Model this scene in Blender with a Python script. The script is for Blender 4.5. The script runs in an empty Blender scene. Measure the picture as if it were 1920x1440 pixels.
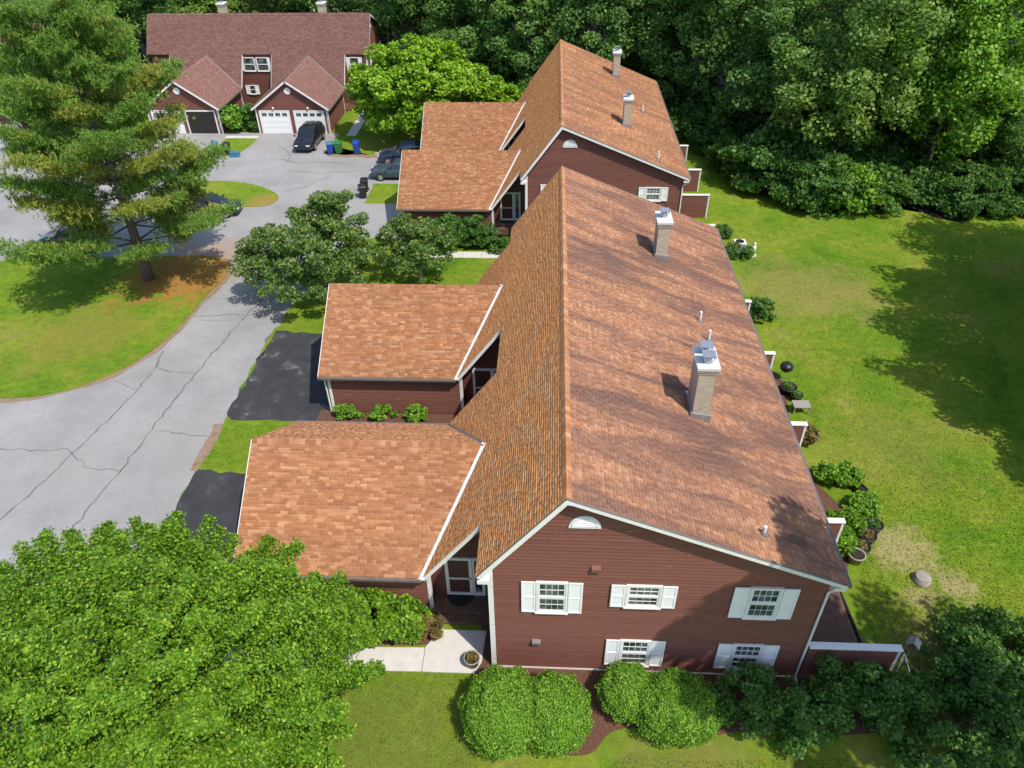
import bpy, bmesh, math, random
import numpy as np
from mathutils import Vector, Matrix

S = bpy.context.scene
COL = S.collection

# ------------------------------------------------------------------ camera
CAM = np.array([1.637, -14.274, 23.45]); PITCH, YAW, ROLL, FPX = map(float, (37.945, 3.287, -0.979, 1402.562))
_y, _p, _r = map(math.radians, (YAW, PITCH, ROLL))
fwd = Vector((-math.sin(_y)*math.cos(_p), math.cos(_y)*math.cos(_p), -math.sin(_p)))
rt = Vector((math.cos(_y), math.sin(_y), 0)); up = rt.cross(fwd)
rt2 = rt*math.cos(_r) + up*math.sin(_r); up2 = up*math.cos(_r) - rt*math.sin(_r)
cd = bpy.data.cameras.new('camera'); cam = bpy.data.objects.new('camera', cd); COL.objects.link(cam)
cam.matrix_world = Matrix(((rt2.x, up2.x, -fwd.x, CAM[0]), (rt2.y, up2.y, -fwd.y, CAM[1]), (rt2.z, up2.z, -fwd.z, CAM[2]), (0, 0, 0, 1)))
cd.sensor_width = 36; cd.lens = FPX/1920*36; cd.clip_end = 1000; cd.clip_start = .1
S.camera = cam

# ------------------------------------------------------------------ light
SUN = Vector((.78, -.75, 1.69)).normalized()
w = bpy.data.worlds.new('World'); S.world = w; w.use_nodes = True
nt = w.node_tree; bg = nt.nodes['Background']
sky = nt.nodes.new('ShaderNodeTexSky'); sky.sky_type = 'NISHITA'; sky.sun_disc = False
sky.sun_elevation = math.asin(SUN.z); sky.sun_rotation = math.atan2(SUN.x, SUN.y)
nt.links.new(sky.outputs[0], bg.inputs[0]); bg.inputs[1].default_value = 0.15
sl = bpy.data.lights.new('sun', 'SUN'); sl.energy = 3.3; sl.angle = math.radians(.55); sl.color = (1, .94, .84)
so = bpy.data.objects.new('sun', sl); COL.objects.link(so); so.rotation_euler = SUN.to_track_quat('Z', 'Y').to_euler(); so.location = (40, -40, 60)
S.view_settings.view_transform = 'Standard'; S.view_settings.look = 'None'; S.view_settings.exposure = 0.58; S.view_settings.gamma = 1
S.view_settings.use_curve_mapping = False
S.render.engine = 'CYCLES'
S.cycles.use_denoising = True
S.cycles.max_bounces = 6; S.cycles.transparent_max_bounces = 4; S.cycles.diffuse_bounces = 3; S.cycles.glossy_bounces = 2; S.cycles.transmission_bounces = 3
S.cycles.caustics_reflective = False; S.cycles.caustics_refractive = False

# ------------------------------------------------------------------ materials
def mat(name):
    m = bpy.data.materials.new(name); m.use_nodes = True
    return m, m.node_tree.nodes, m.node_tree.links, m.node_tree.nodes['Principled BSDF']
def ramp(n, stops, interp='LINEAR'):
    r = n.new('ShaderNodeValToRGB'); r.color_ramp.interpolation = interp
    el = r.color_ramp.elements
    while len(el) < len(stops): el.new(.5)
    for e, (p, c) in zip(el, stops): e.position = p; e.color = (*c, 1)
    return r
def noise(n, l, vec, scale, detail=4, rough=.55, dist=0, vscale=None):
    t = n.new('ShaderNodeTexNoise'); t.inputs['Scale'].default_value = scale; t.inputs['Detail'].default_value = detail
    t.inputs['Roughness'].default_value = rough; t.inputs['Distortion'].default_value = dist
    if vscale:
        mp = n.new('ShaderNodeMapping'); mp.inputs['Scale'].default_value = vscale; l.new(vec, mp.inputs[0]); vec = mp.outputs[0]
    l.new(vec, t.inputs['Vector']); return t
def mixc(n, l, f, a, b, mode='MIX'):
    m = n.new('ShaderNodeMix'); m.data_type = 'RGBA'; m.blend_type = mode
    for s, v in ((m.inputs[0], f), (m.inputs[6], a), (m.inputs[7], b)):
        if hasattr(v, 'links'): l.new(v, s)
        elif isinstance(v, (int, float)): s.default_value = v
        else: s.default_value = (*v, 1)
    return m.outputs[2]
def mathn(n, l, op, a, b=0.0, clamp=False):
    m = n.new('ShaderNodeMath'); m.operation = op; m.use_clamp = clamp
    for s, v in ((m.inputs[0], a), (m.inputs[1], b)):
        if hasattr(v, 'links'): l.new(v, s)
        else: s.default_value = v
    return m.outputs[0]
def bump(n, l, h, strength, dist, bsdf):
    b = n.new('ShaderNodeBump'); b.inputs['Strength'].default_value = strength; b.inputs['Distance'].default_value = dist
    l.new(h, b.inputs['Height']); l.new(b.outputs[0], bsdf.inputs['Normal'])
def pos(n): return n.new('ShaderNodeNewGeometry').outputs['Position']

def plain(name, c, rough=.6, var=.12, scale=3.0, metal=0.0, bmp=0.0, spec=.5):
    m, n, l, b = mat(name); p = pos(n)
    t = noise(n, l, p, scale, 5, .65)
    r = ramp(n, [(.25, tuple(x*(1-var) for x in c)), (.75, tuple(min(1, x*(1+var)) for x in c))]); l.new(t.outputs[0], r.inputs[0])
    l.new(r.outputs[0], b.inputs['Base Color']); b.inputs['Roughness'].default_value = rough; b.inputs['Metallic'].default_value = metal
    b.inputs['Specular IOR Level'].default_value = spec
    if bmp:
        t2 = noise(n, l, p, scale*12, 3); bump(n, l, t2.outputs[0], bmp, .01, b)
    return m

def shingle_mat(name, stops, per_object, stain=0.0, stain_col=(.135, .075, .060)):
    m, n, l, b = mat(name); p = pos(n)
    if per_object: rnd = n.new('ShaderNodeObjectInfo').outputs['Random']
    else: rnd = n.new('ShaderNodeNewGeometry').outputs['Random Per Island']
    r = ramp(n, stops); l.new(rnd, r.inputs[0])
    big = noise(n, l, p, .55, 4, .6)
    c = mixc(n, l, mathn(n, l, 'MULTIPLY', big.outputs[0], .3), r.outputs[0], stops[0][1])
    if stain:
        st = noise(n, l, p, 1.0, 6, .66, .7, (.20, .95, .3))
        sr = ramp(n, [(.40, (0, 0, 0)), (.58, (1, 1, 1))]); l.new(st.outputs[0], sr.inputs[0])
        st2 = noise(n, l, p, .5, 4, .6); 
        f = mathn(n, l, 'MULTIPLY', sr.outputs[0], stain); f = mathn(n, l, 'MULTIPLY', f, mathn(n, l, 'ADD', st2.outputs[0], .35), True)
        c = mixc(n, l, f, c, stain_col)
    g = noise(n, l, p, 60, 2, .7)
    c = mixc(n, l, .5, c, mixc(n, l, g.outputs[0], (.35, .35, .35), (.75, .75, .75)), 'OVERLAY')
    l.new(c, b.inputs['Base Color']); b.inputs['Roughness'].default_value = .93; b.inputs['Specular IOR Level'].default_value = .25
    bump(n, l, g.outputs[0], .2, .006, b); b.inputs['Diffuse Roughness'].default_value = 1.0
    return m
TAN = [(0, (.30, .130, .058)), (.25, (.355, .160, .073)), (.6, (.395, .186, .088)), (.84, (.455, .232, .118)), (1, (.53, .30, .165))]
ROSE = [(0, (.285, .135, .075)), (.35, (.335, .163, .092)), (.7, (.375, .188, .108)), (1, (.43, .24, .145))]
LIT_GOLD = [(0, (.52, .215, .075)), (.35, (.57, .25, .090)), (.7, (.62, .285, .108)), (1, (.68, .345, .145))]  # left slope shingles, colour brightened to make up for the grazing sun
BROWN = [(0, (.175, .088, .072)), (.5, (.225, .118, .098)), (1, (.275, .152, .128))]
M = {}
for k, st, sn in (('tan', TAN, .22), ('rose', ROSE, .98), ('amber', TAN, .6), ('lit_gold', LIT_GOLD, .1), ('brown', BROWN, .2)):
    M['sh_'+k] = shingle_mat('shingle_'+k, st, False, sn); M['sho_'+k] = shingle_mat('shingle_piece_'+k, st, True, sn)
M['deck_under'] = plain('roof_underside', (.10, .055, .04), .8)

def siding_mat(name, c, per_object, flake=.5):
    m, n, l, b = mat(name); p = pos(n)
    t = noise(n, l, p, 3, 5, .7, 0, (.5, .5, 5.0))
    r = ramp(n, [(.3, tuple(x*.82 for x in c)), (.7, tuple(x*1.16 for x in c))]); l.new(t.outputs[0], r.inputs[0]); col = r.outputs[0]
    if per_object:
        oi = n.new('ShaderNodeObjectInfo'); col = mixc(n, l, mathn(n, l, 'MULTIPLY', oi.outputs['Random'], .35), col, tuple(x*1.45 for x in c))
        fk = noise(n, l, p, 5.5, 3, .5, .3, (.45, 1, 1.6)); fr = ramp(n, [(.705, (0, 0, 0)), (.72, (1, 1, 1))]); l.new(fk.outputs[0], fr.inputs[0])
        col = mixc(n, l, mathn(n, l, 'MULTIPLY', fr.outputs[0], flake), col, (.42, .22, .16))
    else:
        wv = n.new('ShaderNodeTexWave'); wv.bands_direction = 'Z'; wv.wave_profile = 'SAW'; wv.inputs['Scale'].default_value = 1/(.15*3.1831*2)
        l.new(p, wv.inputs[0]); bump(n, l, wv.outputs[0], .8, .02, b)
    l.new(col, b.inputs['Base Color']); b.inputs['Roughness'].default_value = .72; b.inputs['Specular IOR Level'].default_value = .3
    return m
M['siding'] = siding_mat('siding_board', (.165, .065, .048), True); M['wall'] = siding_mat('siding_wall', (.152, .060, .045), False)
M['white'] = plain('white_trim', (.74, .72, .69), .5, .06, 4)
M['shutter'] = plain('shutter_white', (.80, .80, .80), .45, .04, 4)
M['gutter'] = plain('gutter_metal', (.16, .13, .115), .45, .2, 6)
M['metal'] = plain('grey_metal', (.46, .48, .52), .38, .15, 8, .7)
M['darkmetal'] = plain('dark_metal', (.03, .035, .04), .4, .2, 8, .5)
M['concrete'] = plain('concrete', (.52, .49, .455), .88, .12, 2.5, bmp=.3)
M['concrete_cap'] = plain('chimney_cap_concrete', (.60, .60, .60), .85, .1, 5)
M['wood'] = plain('deck_wood', (.115, .062, .04), .8, .3, 5)
M['bark'] = plain('bark', (.12, .092, .07), .95, .4, 6, bmp=.8)
M['barkpale'] = plain('pale_bark', (.30, .27, .23), .95, .35, 6, bmp=.6)
M['mulch'] = plain('mulch', (.115, .052, .030), .95, .65, 14, bmp=1.)
M['litter'] = plain('forest_litter', (.022, .017, .010), .95, .5, 1.2, bmp=.6)
M['mat'] = plain('door_mat', (.012, .012, .014), .9)
M['terracotta'] = plain('pot_grey', (.28, .25, .22), .8, .2, 6)
M['plastic_black'] = plain('black_plastic', (.015, .015, .016), .45)
M['blue_bin'] = plain('blue_plastic', (.012, .05, .30), .4); M['green_bin'] = plain('green_plastic', (.03, .16, .05), .4)
M['teal_bin'] = plain('blue_grey_plastic', (.05, .17, .27), .4)
M['rim'] = plain('alloy', (.55, .56, .58), .3, .1, 5, .8); M['tyre'] = plain('tyre_rubber', (.014, .014, .015), .85)
M['lamp_red'] = plain('tail_lamp', (.25, .01, .01), .2); M['lamp'] = plain('lamp_lens', (.7, .72, .75), .12)
M['door_brown'] = plain('entry_door', (.075, .028, .02), .5); M['bay_shade'] = plain('painted_bay_shade', (.02, .018, .016), .9)  # last one: near-black colour for the shade inside an open garage
m, n, l, b = mat('window_glass'); b.inputs['Roughness'].default_value = .06; b.inputs['Specular IOR Level'].default_value = .7
t = noise(n, l, pos(n), 2.2, 2); r = ramp(n, [(.38, (.015, .022, .026)), (.64, (.14, .17, .17))]); l.new(t.outputs[0], r.inputs[0]); l.new(r.outputs[0], b.inputs['Base Color']); M['glass'] = m
m, n, l, b = mat('car_glass'); b.inputs['Base Color'].default_value = (.012, .016, .02, 1); b.inputs['Roughness'].default_value = .04; b.inputs['Specular IOR Level'].default_value = .8; M['carglass'] = m
def paint(name, c):
    m, n, l, b = mat(name); b.inputs['Base Color'].default_value = (*c, 1); b.inputs['Roughness'].default_value = .28; b.inputs['Coat Weight'].default_value = .8; b.inputs['Coat Roughness'].default_value = .06
    t = noise(n, l, pos(n), 3, 3); r = ramp(n, [(.3, (.22, .22, .22)), (.7, (.38, .38, .38))]); l.new(t.outputs[0], r.inputs[0]); l.new(r.outputs[0], b.inputs['Roughness'])
    return m
M['paint_black'] = paint('black_paint', (.008, .008, .010)); M['paint_navy'] = paint('navy_paint', (.012, .02, .05)); M['paint_slate'] = paint('slate_blue_paint', (.035, .062, .078)); M['paint_white'] = paint('white_paint', (.7, .7, .7))
# chimney brick
m, n, l, b = mat('buff_brick'); br = n.new('ShaderNodeTexBrick')
br.inputs['Scale'].default_value = 1; br.inputs['Brick Width'].default_value = .21; br.inputs['Row Height'].default_value = .075; br.inputs['Mortar Size'].default_value = .008
br.inputs['Color1'].default_value = (.36, .27, .185, 1); br.inputs['Color2'].default_value = (.46, .37, .27, 1); br.inputs['Mortar'].default_value = (.40, .37, .33, 1)
ge = n.new('ShaderNodeNewGeometry'); sp = n.new('ShaderNodeSeparateXYZ'); l.new(ge.outputs['Position'], sp.inputs[0]); cb = n.new('ShaderNodeCombineXYZ')
l.new(mathn(n, l, 'ADD', sp.outputs[0], sp.outputs[1]), cb.inputs[0]); l.new(sp.outputs[2], cb.inputs[1]); l.new(cb.outputs[0], br.inputs[0])
t = noise(n, l, ge.outputs['Position'], 9, 3, .7); l.new(mixc(n, l, .55, br.outputs[0], mixc(n, l, t.outputs[0], (.3, .3, .3), (.72, .72, .72)), 'OVERLAY'), b.inputs['Base Color'])
b.inputs['Roughness'].default_value = .9; bump(n, l, br.outputs['Fac'], -.5, .01, b); M['brick'] = m
# asphalt
m, n, l, b = mat('asphalt_old'); p = pos(n)
t = noise(n, l, p, .35, 5, .6); t2 = noise(n, l, p, 3.2, 5, .7); t3 = noise(n, l, p, 26, 2, .8)
r = ramp(n, [(.3, (.235, .229, .225)), (.7, (.31, .302, .296))]); l.new(t.outputs[0], r.inputs[0])
c = mixc(n, l, .35, r.outputs[0], mixc(n, l, t2.outputs[0], (.3, .3, .3), (.7, .7, .7)), 'OVERLAY')
c = mixc(n, l, .8, c, mixc(n, l, t3.outputs[0], (.15, .15, .15), (.85, .85, .85)), 'OVERLAY')
t4 = noise(n, l, p, .16, 5, .7); r4 = ramp(n, [(.52, (0, 0, 0)), (.7, (1, 1, 1))]); l.new(t4.outputs[0], r4.inputs[0])
c = mixc(n, l, mathn(n, l, 'MULTIPLY', r4.outputs[0], .45), c, (.27, .235, .20))
# pine needle stain near the pine
vd = n.new('ShaderNodeVectorMath'); vd.operation = 'DISTANCE'; l.new(p, vd.inputs[0]); vd.inputs[1].default_value = (-21.5, 29.5, -.9)
tn = noise(n, l, p, .9, 4, .7); fd = mathn(n, l, 'ADD', vd.outputs['Value'], mathn(n, l, 'MULTIPLY', tn.outputs[0], 5.5)); fr = ramp(n, [(.28, (1, 1, 1)), (.62, (0, 0, 0))]); l.new(mathn(n, l, 'DIVIDE', fd, 12), fr.inputs[0])
c = mixc(n, l, mathn(n, l, 'MULTIPLY', fr.outputs[0], .75), c, (.36, .20, .10))
l.new(c, b.inputs['Base Color']); b.inputs['Roughness'].default_value = .92; bump(n, l, t3.outputs[0], .4, .01, b); M['road'] = m
m, n, l, b = mat('asphalt_sealed'); p = pos(n)
t = noise(n, l, p, .9, 6, .7); r = ramp(n, [(.3, (.020, .021, .024)), (.56, (.038, .039, .043)), (.62, (.060, .060, .060)), (.68, (.20, .18, .155))]); l.new(t.outputs[0], r.inputs[0])
l.new(r.outputs[0], b.inputs['Base Color']); b.inputs['Roughness'].default_value = .9; bump(n, l, noise(n, l, p, 30, 2).outputs[0], .4, .01, b); M['sealed'] = m
M['crack'] = plain('crack_tar', (.13, .125, .12), .9, .4, 4)
# grass
def grass_mat(name, blade=False):
    m, n, l, b = mat(name); p = pos(n)
    t = noise(n, l, p, .22, 5, .65, .4); r = ramp(n, [(.28, (.066, .150, .010)), (.43, (.118, .210, .014)), (.58, (.180, .235, .024)), (.76, (.26, .235, .07))]); l.new(t.outputs[0], r.inputs[0])
    t2 = noise(n, l, p, 2.3, 6, .72); c = mixc(n, l, .9, r.outputs[0], mixc(n, l, t2.outputs[0], (.12, .16, .12), (.88, .84, .78)), 'OVERLAY')
    t3 = noise(n, l, p, 16, 4, .8); c = mixc(n, l, .85, c, mixc(n, l, t3.outputs[0], (.08, .1, .08), (.92, .9, .86)), 'OVERLAY')
    def spot(c, cx, cy, rad, col, k, ns=.8):
        vd = n.new('ShaderNodeVectorMath'); vd.operation = 'DISTANCE'; mp = n.new('ShaderNodeMapping'); mp.inputs['Scale'].default_value = (1, 1, 0); l.new(p, mp.inputs[0]); l.new(mp.outputs[0], vd.inputs[0]); vd.inputs[1].default_value = (cx, cy, 0)
        tn = noise(n, l, p, ns, 5, .75); f = mathn(n, l, 'ADD', vd.outputs['Value'], mathn(n, l, 'MULTIPLY', mathn(n, l, 'SUBTRACT', tn.outputs[0], .5), rad*2.6))
        fr = ramp(n, [(.45, (1, 1, 1)), (.95, (0, 0, 0))]); l.new(mathn(n, l, 'DIVIDE', f, rad), fr.inputs[0])
        return mixc(n, l, mathn(n, l, 'MULTIPLY', fr.outputs[0], k), c, col)
    c = spot(c, -21.8, 27.8, 5.2, (.36, .165, .045), .85, 1.1)
    c = spot(c, 15.8, 5.6, 1.6, (.42, .33, .17), .6, 2.0); c = spot(c, 17.2, 3.9, 1.0, (.42, .33, .17), .6, 2.2); c = spot(c, 15.6, 3.4, .8, (.38, .29, .14), .6, 2.2)
    c = spot(c, 18, 27, 5, (.27, .22, .075), .55, .5)
    c = spot(c, -25, 20, 4.5, (.24, .19, .045), .5, .6)
    c = spot(c, -3.5, -3.5, 4.5, (.150, .150, .035), .5, .9); c = spot(c, 6.5, -4.5, 4.0, (.20, .17, .05), .5, .9); c = spot(c, 15.5, .5, 2.8, (.17, .14, .06), .6, 1.2)
    c = spot(c, -20.5, 39.5, 1.8, (.30, .18, .06), .6, 1.)
    c = spot(c, 17.5, 12, 4, (.25, .22, .05), .4, .6)
    l.new(c, b.inputs['Base Color']); b.inputs['Roughness'].default_value = .95; b.inputs['Specular IOR Level'].default_value = .15
    bump(n, l, t3.outputs[0], .9, .05, b)
    return m
M['grass'] = grass_mat('lawn_grass'); M['blade'] = grass_mat('grass_blades')
def leaf_mat(name, stops, transl=.35, objvar=.25, dark=(.02, .05, .012)):
    m, n, l, b = mat(name)
    g = n.new('ShaderNodeNewGeometry'); r = ramp(n, stops); l.new(g.outputs['Random Per Island'], r.inputs[0]); c = r.outputs[0]
    t = noise(n, l, g.outputs['Position'], .7, 3, .6); c = mixc(n, l, .5, c, mixc(n, l, t.outputs[0], (.3, .3, .3), (.7, .7, .7)), 'OVERLAY')
    if objvar:
        oi = n.new('ShaderNodeObjectInfo'); c = mixc(n, l, mathn(n, l, 'MULTIPLY', oi.outputs['Random'], objvar), c, dark)
    l.new(c, b.inputs['Base Color']); b.inputs['Roughness'].default_value = .5; b.inputs['Specular IOR Level'].default_value = .3
    tr = n.new('ShaderNodeBsdfTranslucent'); l.new(mixc(n, l, .5, c, (.25, .42, .02), 'MIX'), tr.inputs[0])
    mx = n.new('ShaderNodeMixShader'); mx.inputs[0].default_value = transl; l.new(b.outputs[0], mx.inputs[1]); l.new(tr.outputs[0], mx.inputs[2])
    l.new(mx.outputs[0], n['Material Output'].inputs[0])
    return m
M['leaf_bright'] = leaf_mat('leaf_bright', [(0, (.04, .12, .010)), (.3, (.11, .25, .014)), (.7, (.19, .36, .018)), (1, (.36, .52, .05))], .42, 0)
M['leaf_maple'] = leaf_mat('leaf_maple', [(0, (.10, .22, .008)), (.5, (.20, .38, .014)), (1, (.32, .50, .03))], .35, 0)
M['leaf_bush'] = leaf_mat('leaf_bush', [(0, (.055, .17, .012)), (.5, (.17, .36, .024)), (1, (.34, .54, .07))], .4, .1)
M['leaf_crab'] = leaf_mat('leaf_crab', [(0, (.045, .105, .02)), (.5, (.12, .215, .04)), (.85, (.22, .32, .07)), (1, (.34, .33, .14))], .4, .05)
M['leaf_forest'] = leaf_mat('leaf_forest', [(0, (.055, .135, .032)), (.5, (.13, .265, .052)), (.9, (.21, .37, .08)), (1, (.33, .46, .13))], .42, .2)
M['leaf_forest2'] = leaf_mat('leaf_forest_pale', [(0, (.080, .165, .035)), (.5, (.18, .30, .055)), (1, (.34, .47, .09))], .42, .12)
M['leaf_shrub'] = leaf_mat('leaf_shrub', [(0, (.035, .10, .02)), (.5, (.09, .21, .036)), (1, (.19, .34, .065))], .4, .22)
M['leaf_red'] = leaf_mat('leaf_variegated', [(0, (.06, .10, .02)), (.5, (.20, .16, .04)), (.8, (.25, .09, .05)), (1, (.32, .26, .08))], .25, 0)
M['needle'] = leaf_mat('pine_needles', [(0, (.075, .20, .05)), (.45, (.20, .38, .07)), (.75, (.31, .46, .085)), (1, (.48, .50, .12))], .52, 0)
M['needle_old'] = leaf_mat('pine_needles_yellow', [(0, (.19, .28, .05)), (.5, (.42, .46, .08)), (1, (.62, .52, .15))], .52, 0)

# ------------------------------------------------------------------ helpers
def g(y): return -1.0*min(1, max(0, (y-12)/20))
KNOTS = [12, 32]
def tag(o, label=None, cat=None, group=None, kind=None):
    if label: o['label'] = label
    if cat: o['category'] = cat
    if group: o['group'] = group
    if kind: o['kind'] = kind
    return o
def empty(name, loc, rz=0):
    o = bpy.data.objects.new(name, None); COL.objects.link(o); o.location = loc; o.rotation_euler = (0, 0, rz); o.empty_display_size = .3; return o
def link(name, me, parent=None, loc=None):
    o = bpy.data.objects.new(name, me); COL.objects.link(o)
    if parent: o.parent = parent
    if loc is not None: o.location = loc
    return o
def npmesh(name, V, F, mats, smooth=False):
    """V (n,3); F (m,k) all the same k"""
    V = np.ascontiguousarray(V, dtype=np.float32); F = np.ascontiguousarray(F, dtype=np.int32)
    me = bpy.data.meshes.new(name); k = F.shape[1]
    me.vertices.add(len(V)); me.vertices.foreach_set('co', V.ravel())
    me.loops.add(F.size); me.loops.foreach_set('vertex_index', F.ravel())
    me.polygons.add(len(F)); me.polygons.foreach_set('loop_start', np.arange(0, F.size, k, dtype=np.int32)); me.polygons.foreach_set('loop_total', np.full(len(F), k, dtype=np.int32))
    if smooth: me.polygons.foreach_set('use_smooth', np.ones(len(F), dtype=bool))
    me.update(calc_edges=True); me.validate()
    for mm in (mats if isinstance(mats, (list, tuple)) else [mats]): me.materials.append(mm)
    return me
class MB:
    """collects boxes / tubes / prisms into one mesh"""
    def __init__(s): s.v = []; s.f = []
    def add(s, v, f):
        o = len(s.v); s.v += [tuple(x) for x in v]; s.f += [tuple(i+o for i in q) for q in f]; return s
    def box(s, x0, x1, y0, y1, z0, z1):
        return s.add([(x0, y0, z0), (x1, y0, z0), (x1, y1, z0), (x0, y1, z0), (x0, y0, z1), (x1, y0, z1), (x1, y1, z1), (x0, y1, z1)], [(0, 3, 2, 1), (4, 5, 6, 7), (0, 1, 5, 4), (1, 2, 6, 5), (2, 3, 7, 6), (3, 0, 4, 7)])
    def fbox(s, O, U, V, N, u0, u1, v0, v1, n0, n1):
        O, U, V, N = map(Vector, (O, U, V, N)); c = []
        for nn in (n0, n1):
            for (a, b_) in ((u0, v0), (u1, v0), (u1, v1), (u0, v1)): c.append(O+U*a+V*b_+N*nn)
        return s.add(c, [(0, 3, 2, 1), (4, 5, 6, 7), (0, 1, 5, 4), (1, 2, 6, 5), (2, 3, 7, 6), (3, 0, 4, 7)])
    def bar(s, a, b_, w_, h, upv=(0, 0, 1)):
        a, b_ = Vector(a), Vector(b_); d = (b_-a); L = d.length; d.normalize(); u = d.cross(Vector(upv))
        if u.length < 1e-4: u = Vector((1, 0, 0))
        u.normalize(); n_ = u.cross(d)
        return s.fbox(a, d, u, n_, 0, L, -w_/2, w_/2, -h/2, h/2)
    def tube(s, pts, rad, k=8, cap=True):
        pts = [Vector(p_) for p_ in pts]; rad = rad if isinstance(rad, (list, tuple)) else [rad]*len(pts); o = len(s.v)
        for i, p_ in enumerate(pts):
            d = (pts[min(i+1, len(pts)-1)]-pts[max(i-1, 0)]).normalized(); u = d.cross(Vector((.13, .97, .21))); u.normalize(); v_ = d.cross(u)
            for j in range(k):
                a = 2*math.pi*j/k; s.v.append(tuple(p_+(u*math.cos(a)+v_*math.sin(a))*rad[i]))
        for i in range(len(pts)-1):
            for j in range(k):
                s.f.append((o+i*k+j, o+i*k+(j+1) % k, o+(i+1)*k+(j+1) % k, o+(i+1)*k+j))
        if cap: s.f.append(tuple(o+j for j in range(k))[::-1]); s.f.append(tuple(o+(len(pts)-1)*k+j for j in range(k)))
        return s
    def lathe(s, prof, c=(0, 0, 0), k=16):
        o = len(s.v)
        for (r_, z) in prof:
            for j in range(k):
                a = 2*math.pi*j/k; s.v.append((c[0]+r_*math.cos(a), c[1]+r_*math.sin(a), c[2]+z))
        for i in range(len(prof)-1):
            for j in range(k): s.f.append((o+i*k+j, o+i*k+(j+1) % k, o+(i+1)*k+(j+1) % k, o+(i+1)*k+j))
        s.f.append(tuple(o+j for j in range(k))[::-1]); s.f.append(tuple(o+(len(prof)-1)*k+j for j in range(k)))
        return s
    def prism(s, poly, a, b_, fn):
        k = len(poly); s_v = [fn(p_[0], p_[1], a) for p_ in poly]+[fn(p_[0], p_[1], b_) for p_ in poly]
        return s.add(s_v, [tuple(range(k))[::-1], tuple(range(k, 2*k))]+[(i, (i+1) % k, k+(i+1) % k, k+i) for i in range(k)])
    def build(s, name, m_, parent=None, smooth=False, bevel=0):
        me = bpy.data.meshes.new(name); me.from_pydata(s.v, [], s.f)
        bm = bmesh.new(); bm.from_mesh(me); bmesh.ops.recalc_face_normals(bm, faces=bm.faces)
        if bevel: bmesh.ops.bevel(bm, geom=bm.edges[:], offset=bevel, segments=1, affect='EDGES')
        if smooth:
            for f_ in bm.faces: f_.smooth = True
        bm.to_mesh(me); bm.free(); me.materials.append(m_)
        return link(name, me, parent)
def catmull(P, n_=6, closed=True):
    out = []; k = len(P)
    for i in range(k if closed else k-1):
        p0, p1, p2, p3 = (P[(i+j-1) % k] if closed else P[min(max(i+j-1, 0), k-1)] for j in range(4))
        for t_ in range(n_):
            t = t_/n_
            out.append(tuple(.5*((2*p1[a])+(-p0[a]+p2[a])*t+(2*p0[a]-5*p1[a]+4*p2[a]-p3[a])*t*t+(-p0[a]+3*p1[a]-3*p2[a]+p3[a])*t**3) for a in (0, 1)))
    return out
def wob(poly, amp=.10, step=.5, seed=3):
    rw = random.Random(seed); out = []
    for i in range(len(poly)):
        (ax, ay), (bx, by) = poly[i], poly[(i+1) % len(poly)]; k = max(1, int(math.hypot(bx-ax, by-ay)/step))
        for j in range(k): t = j/k; out.append((ax+(bx-ax)*t+rw.gauss(0, amp*.5), ay+(by-ay)*t+rw.gauss(0, amp*.5)))
    return out
def sheet(name, poly, dz, m_, parent=None, skirt=0, kind='structure'):
    bm = bmesh.new(); vs = [bm.verts.new((x, y, 0)) for x, y in poly]; bm.faces.new(vs)
    bmesh.ops.triangulate(bm, faces=bm.faces[:])
    for ky in KNOTS:
        bmesh.ops.bisect_plane(bm, geom=bm.verts[:]+bm.edges[:]+bm.faces[:], plane_co=(0, ky, 0), plane_no=(0, 1, 0))
    for v in bm.verts: v.co.z = g(v.co.y)+dz
    bmesh.ops.recalc_face_normals(bm, faces=bm.faces)
    if sum(f.normal.z for f in bm.faces) < 0: bmesh.ops.reverse_faces(bm, faces=bm.faces)
    if skirt:
        be = [e for e in bm.edges if e.is_boundary]; r_ = bmesh.ops.extrude_edge_only(bm, edges=be)
        for v in r_['geom']:
            if isinstance(v, bmesh.types.BMVert): v.co.z -= skirt
    me = bpy.data.meshes.new(name); bm.to_mesh(me); bm.free(); me.materials.append(m_)
    o = link(name, me, parent)
    if not parent and kind: o['kind'] = kind
    return o
ORD = ['first', 'second', 'third', 'fourth', 'fifth', 'sixth', 'seventh', 'eighth', 'ninth', 'tenth', 'eleventh', 'twelfth', 'thirteenth', 'fourteenth', 'fifteenth', 'sixteenth', 'seventeenth', 'eighteenth', 'nineteenth', 'twentieth'] + ['twenty-'+x for x in ('first', 'second', 'third', 'fourth', 'fifth', 'sixth', 'seventh', 'eighth', 'ninth')]+['thirtieth']

# ------------------------------------------------------------------ ground
lawn = sheet('lawn', [(-160, -60), (160, -60), (160, 200), (-160, 200)], 0, M['grass'])
road = sheet('road', wob([(-70, -30), (-14.0, -30), (-14.0, 7), (-13.95, 14), (-14.15, 20), (-14.0, 23), (-13.3, 28), (-12.7, 34), (-12.7, 46), (-13.7, 49.0), (-15.2, 49.2), (-18.3, 49.6), (-18.2, 54.9), (-70, 54.9)], .16, .6, 9), .004, M['road'])
isl = catmull([(-60, 13.3), (-32, 13.6), (-26, 13.9), (-23.5, 14.4), (-21.5, 16.0), (-20.4, 18.0), (-19.8, 20.7), (-19.6, 24.6), (-19.4, 27.4), (-19.9, 29.5), (-21.5, 30.5), (-24, 30.5), (-29, 30.2), (-34, 30.1), (-36, 29.2), (-42, 27), (-60, 26)], 5)
sheet('lawn_island', isl, .05, M['grass'], skirt=.08)
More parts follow.
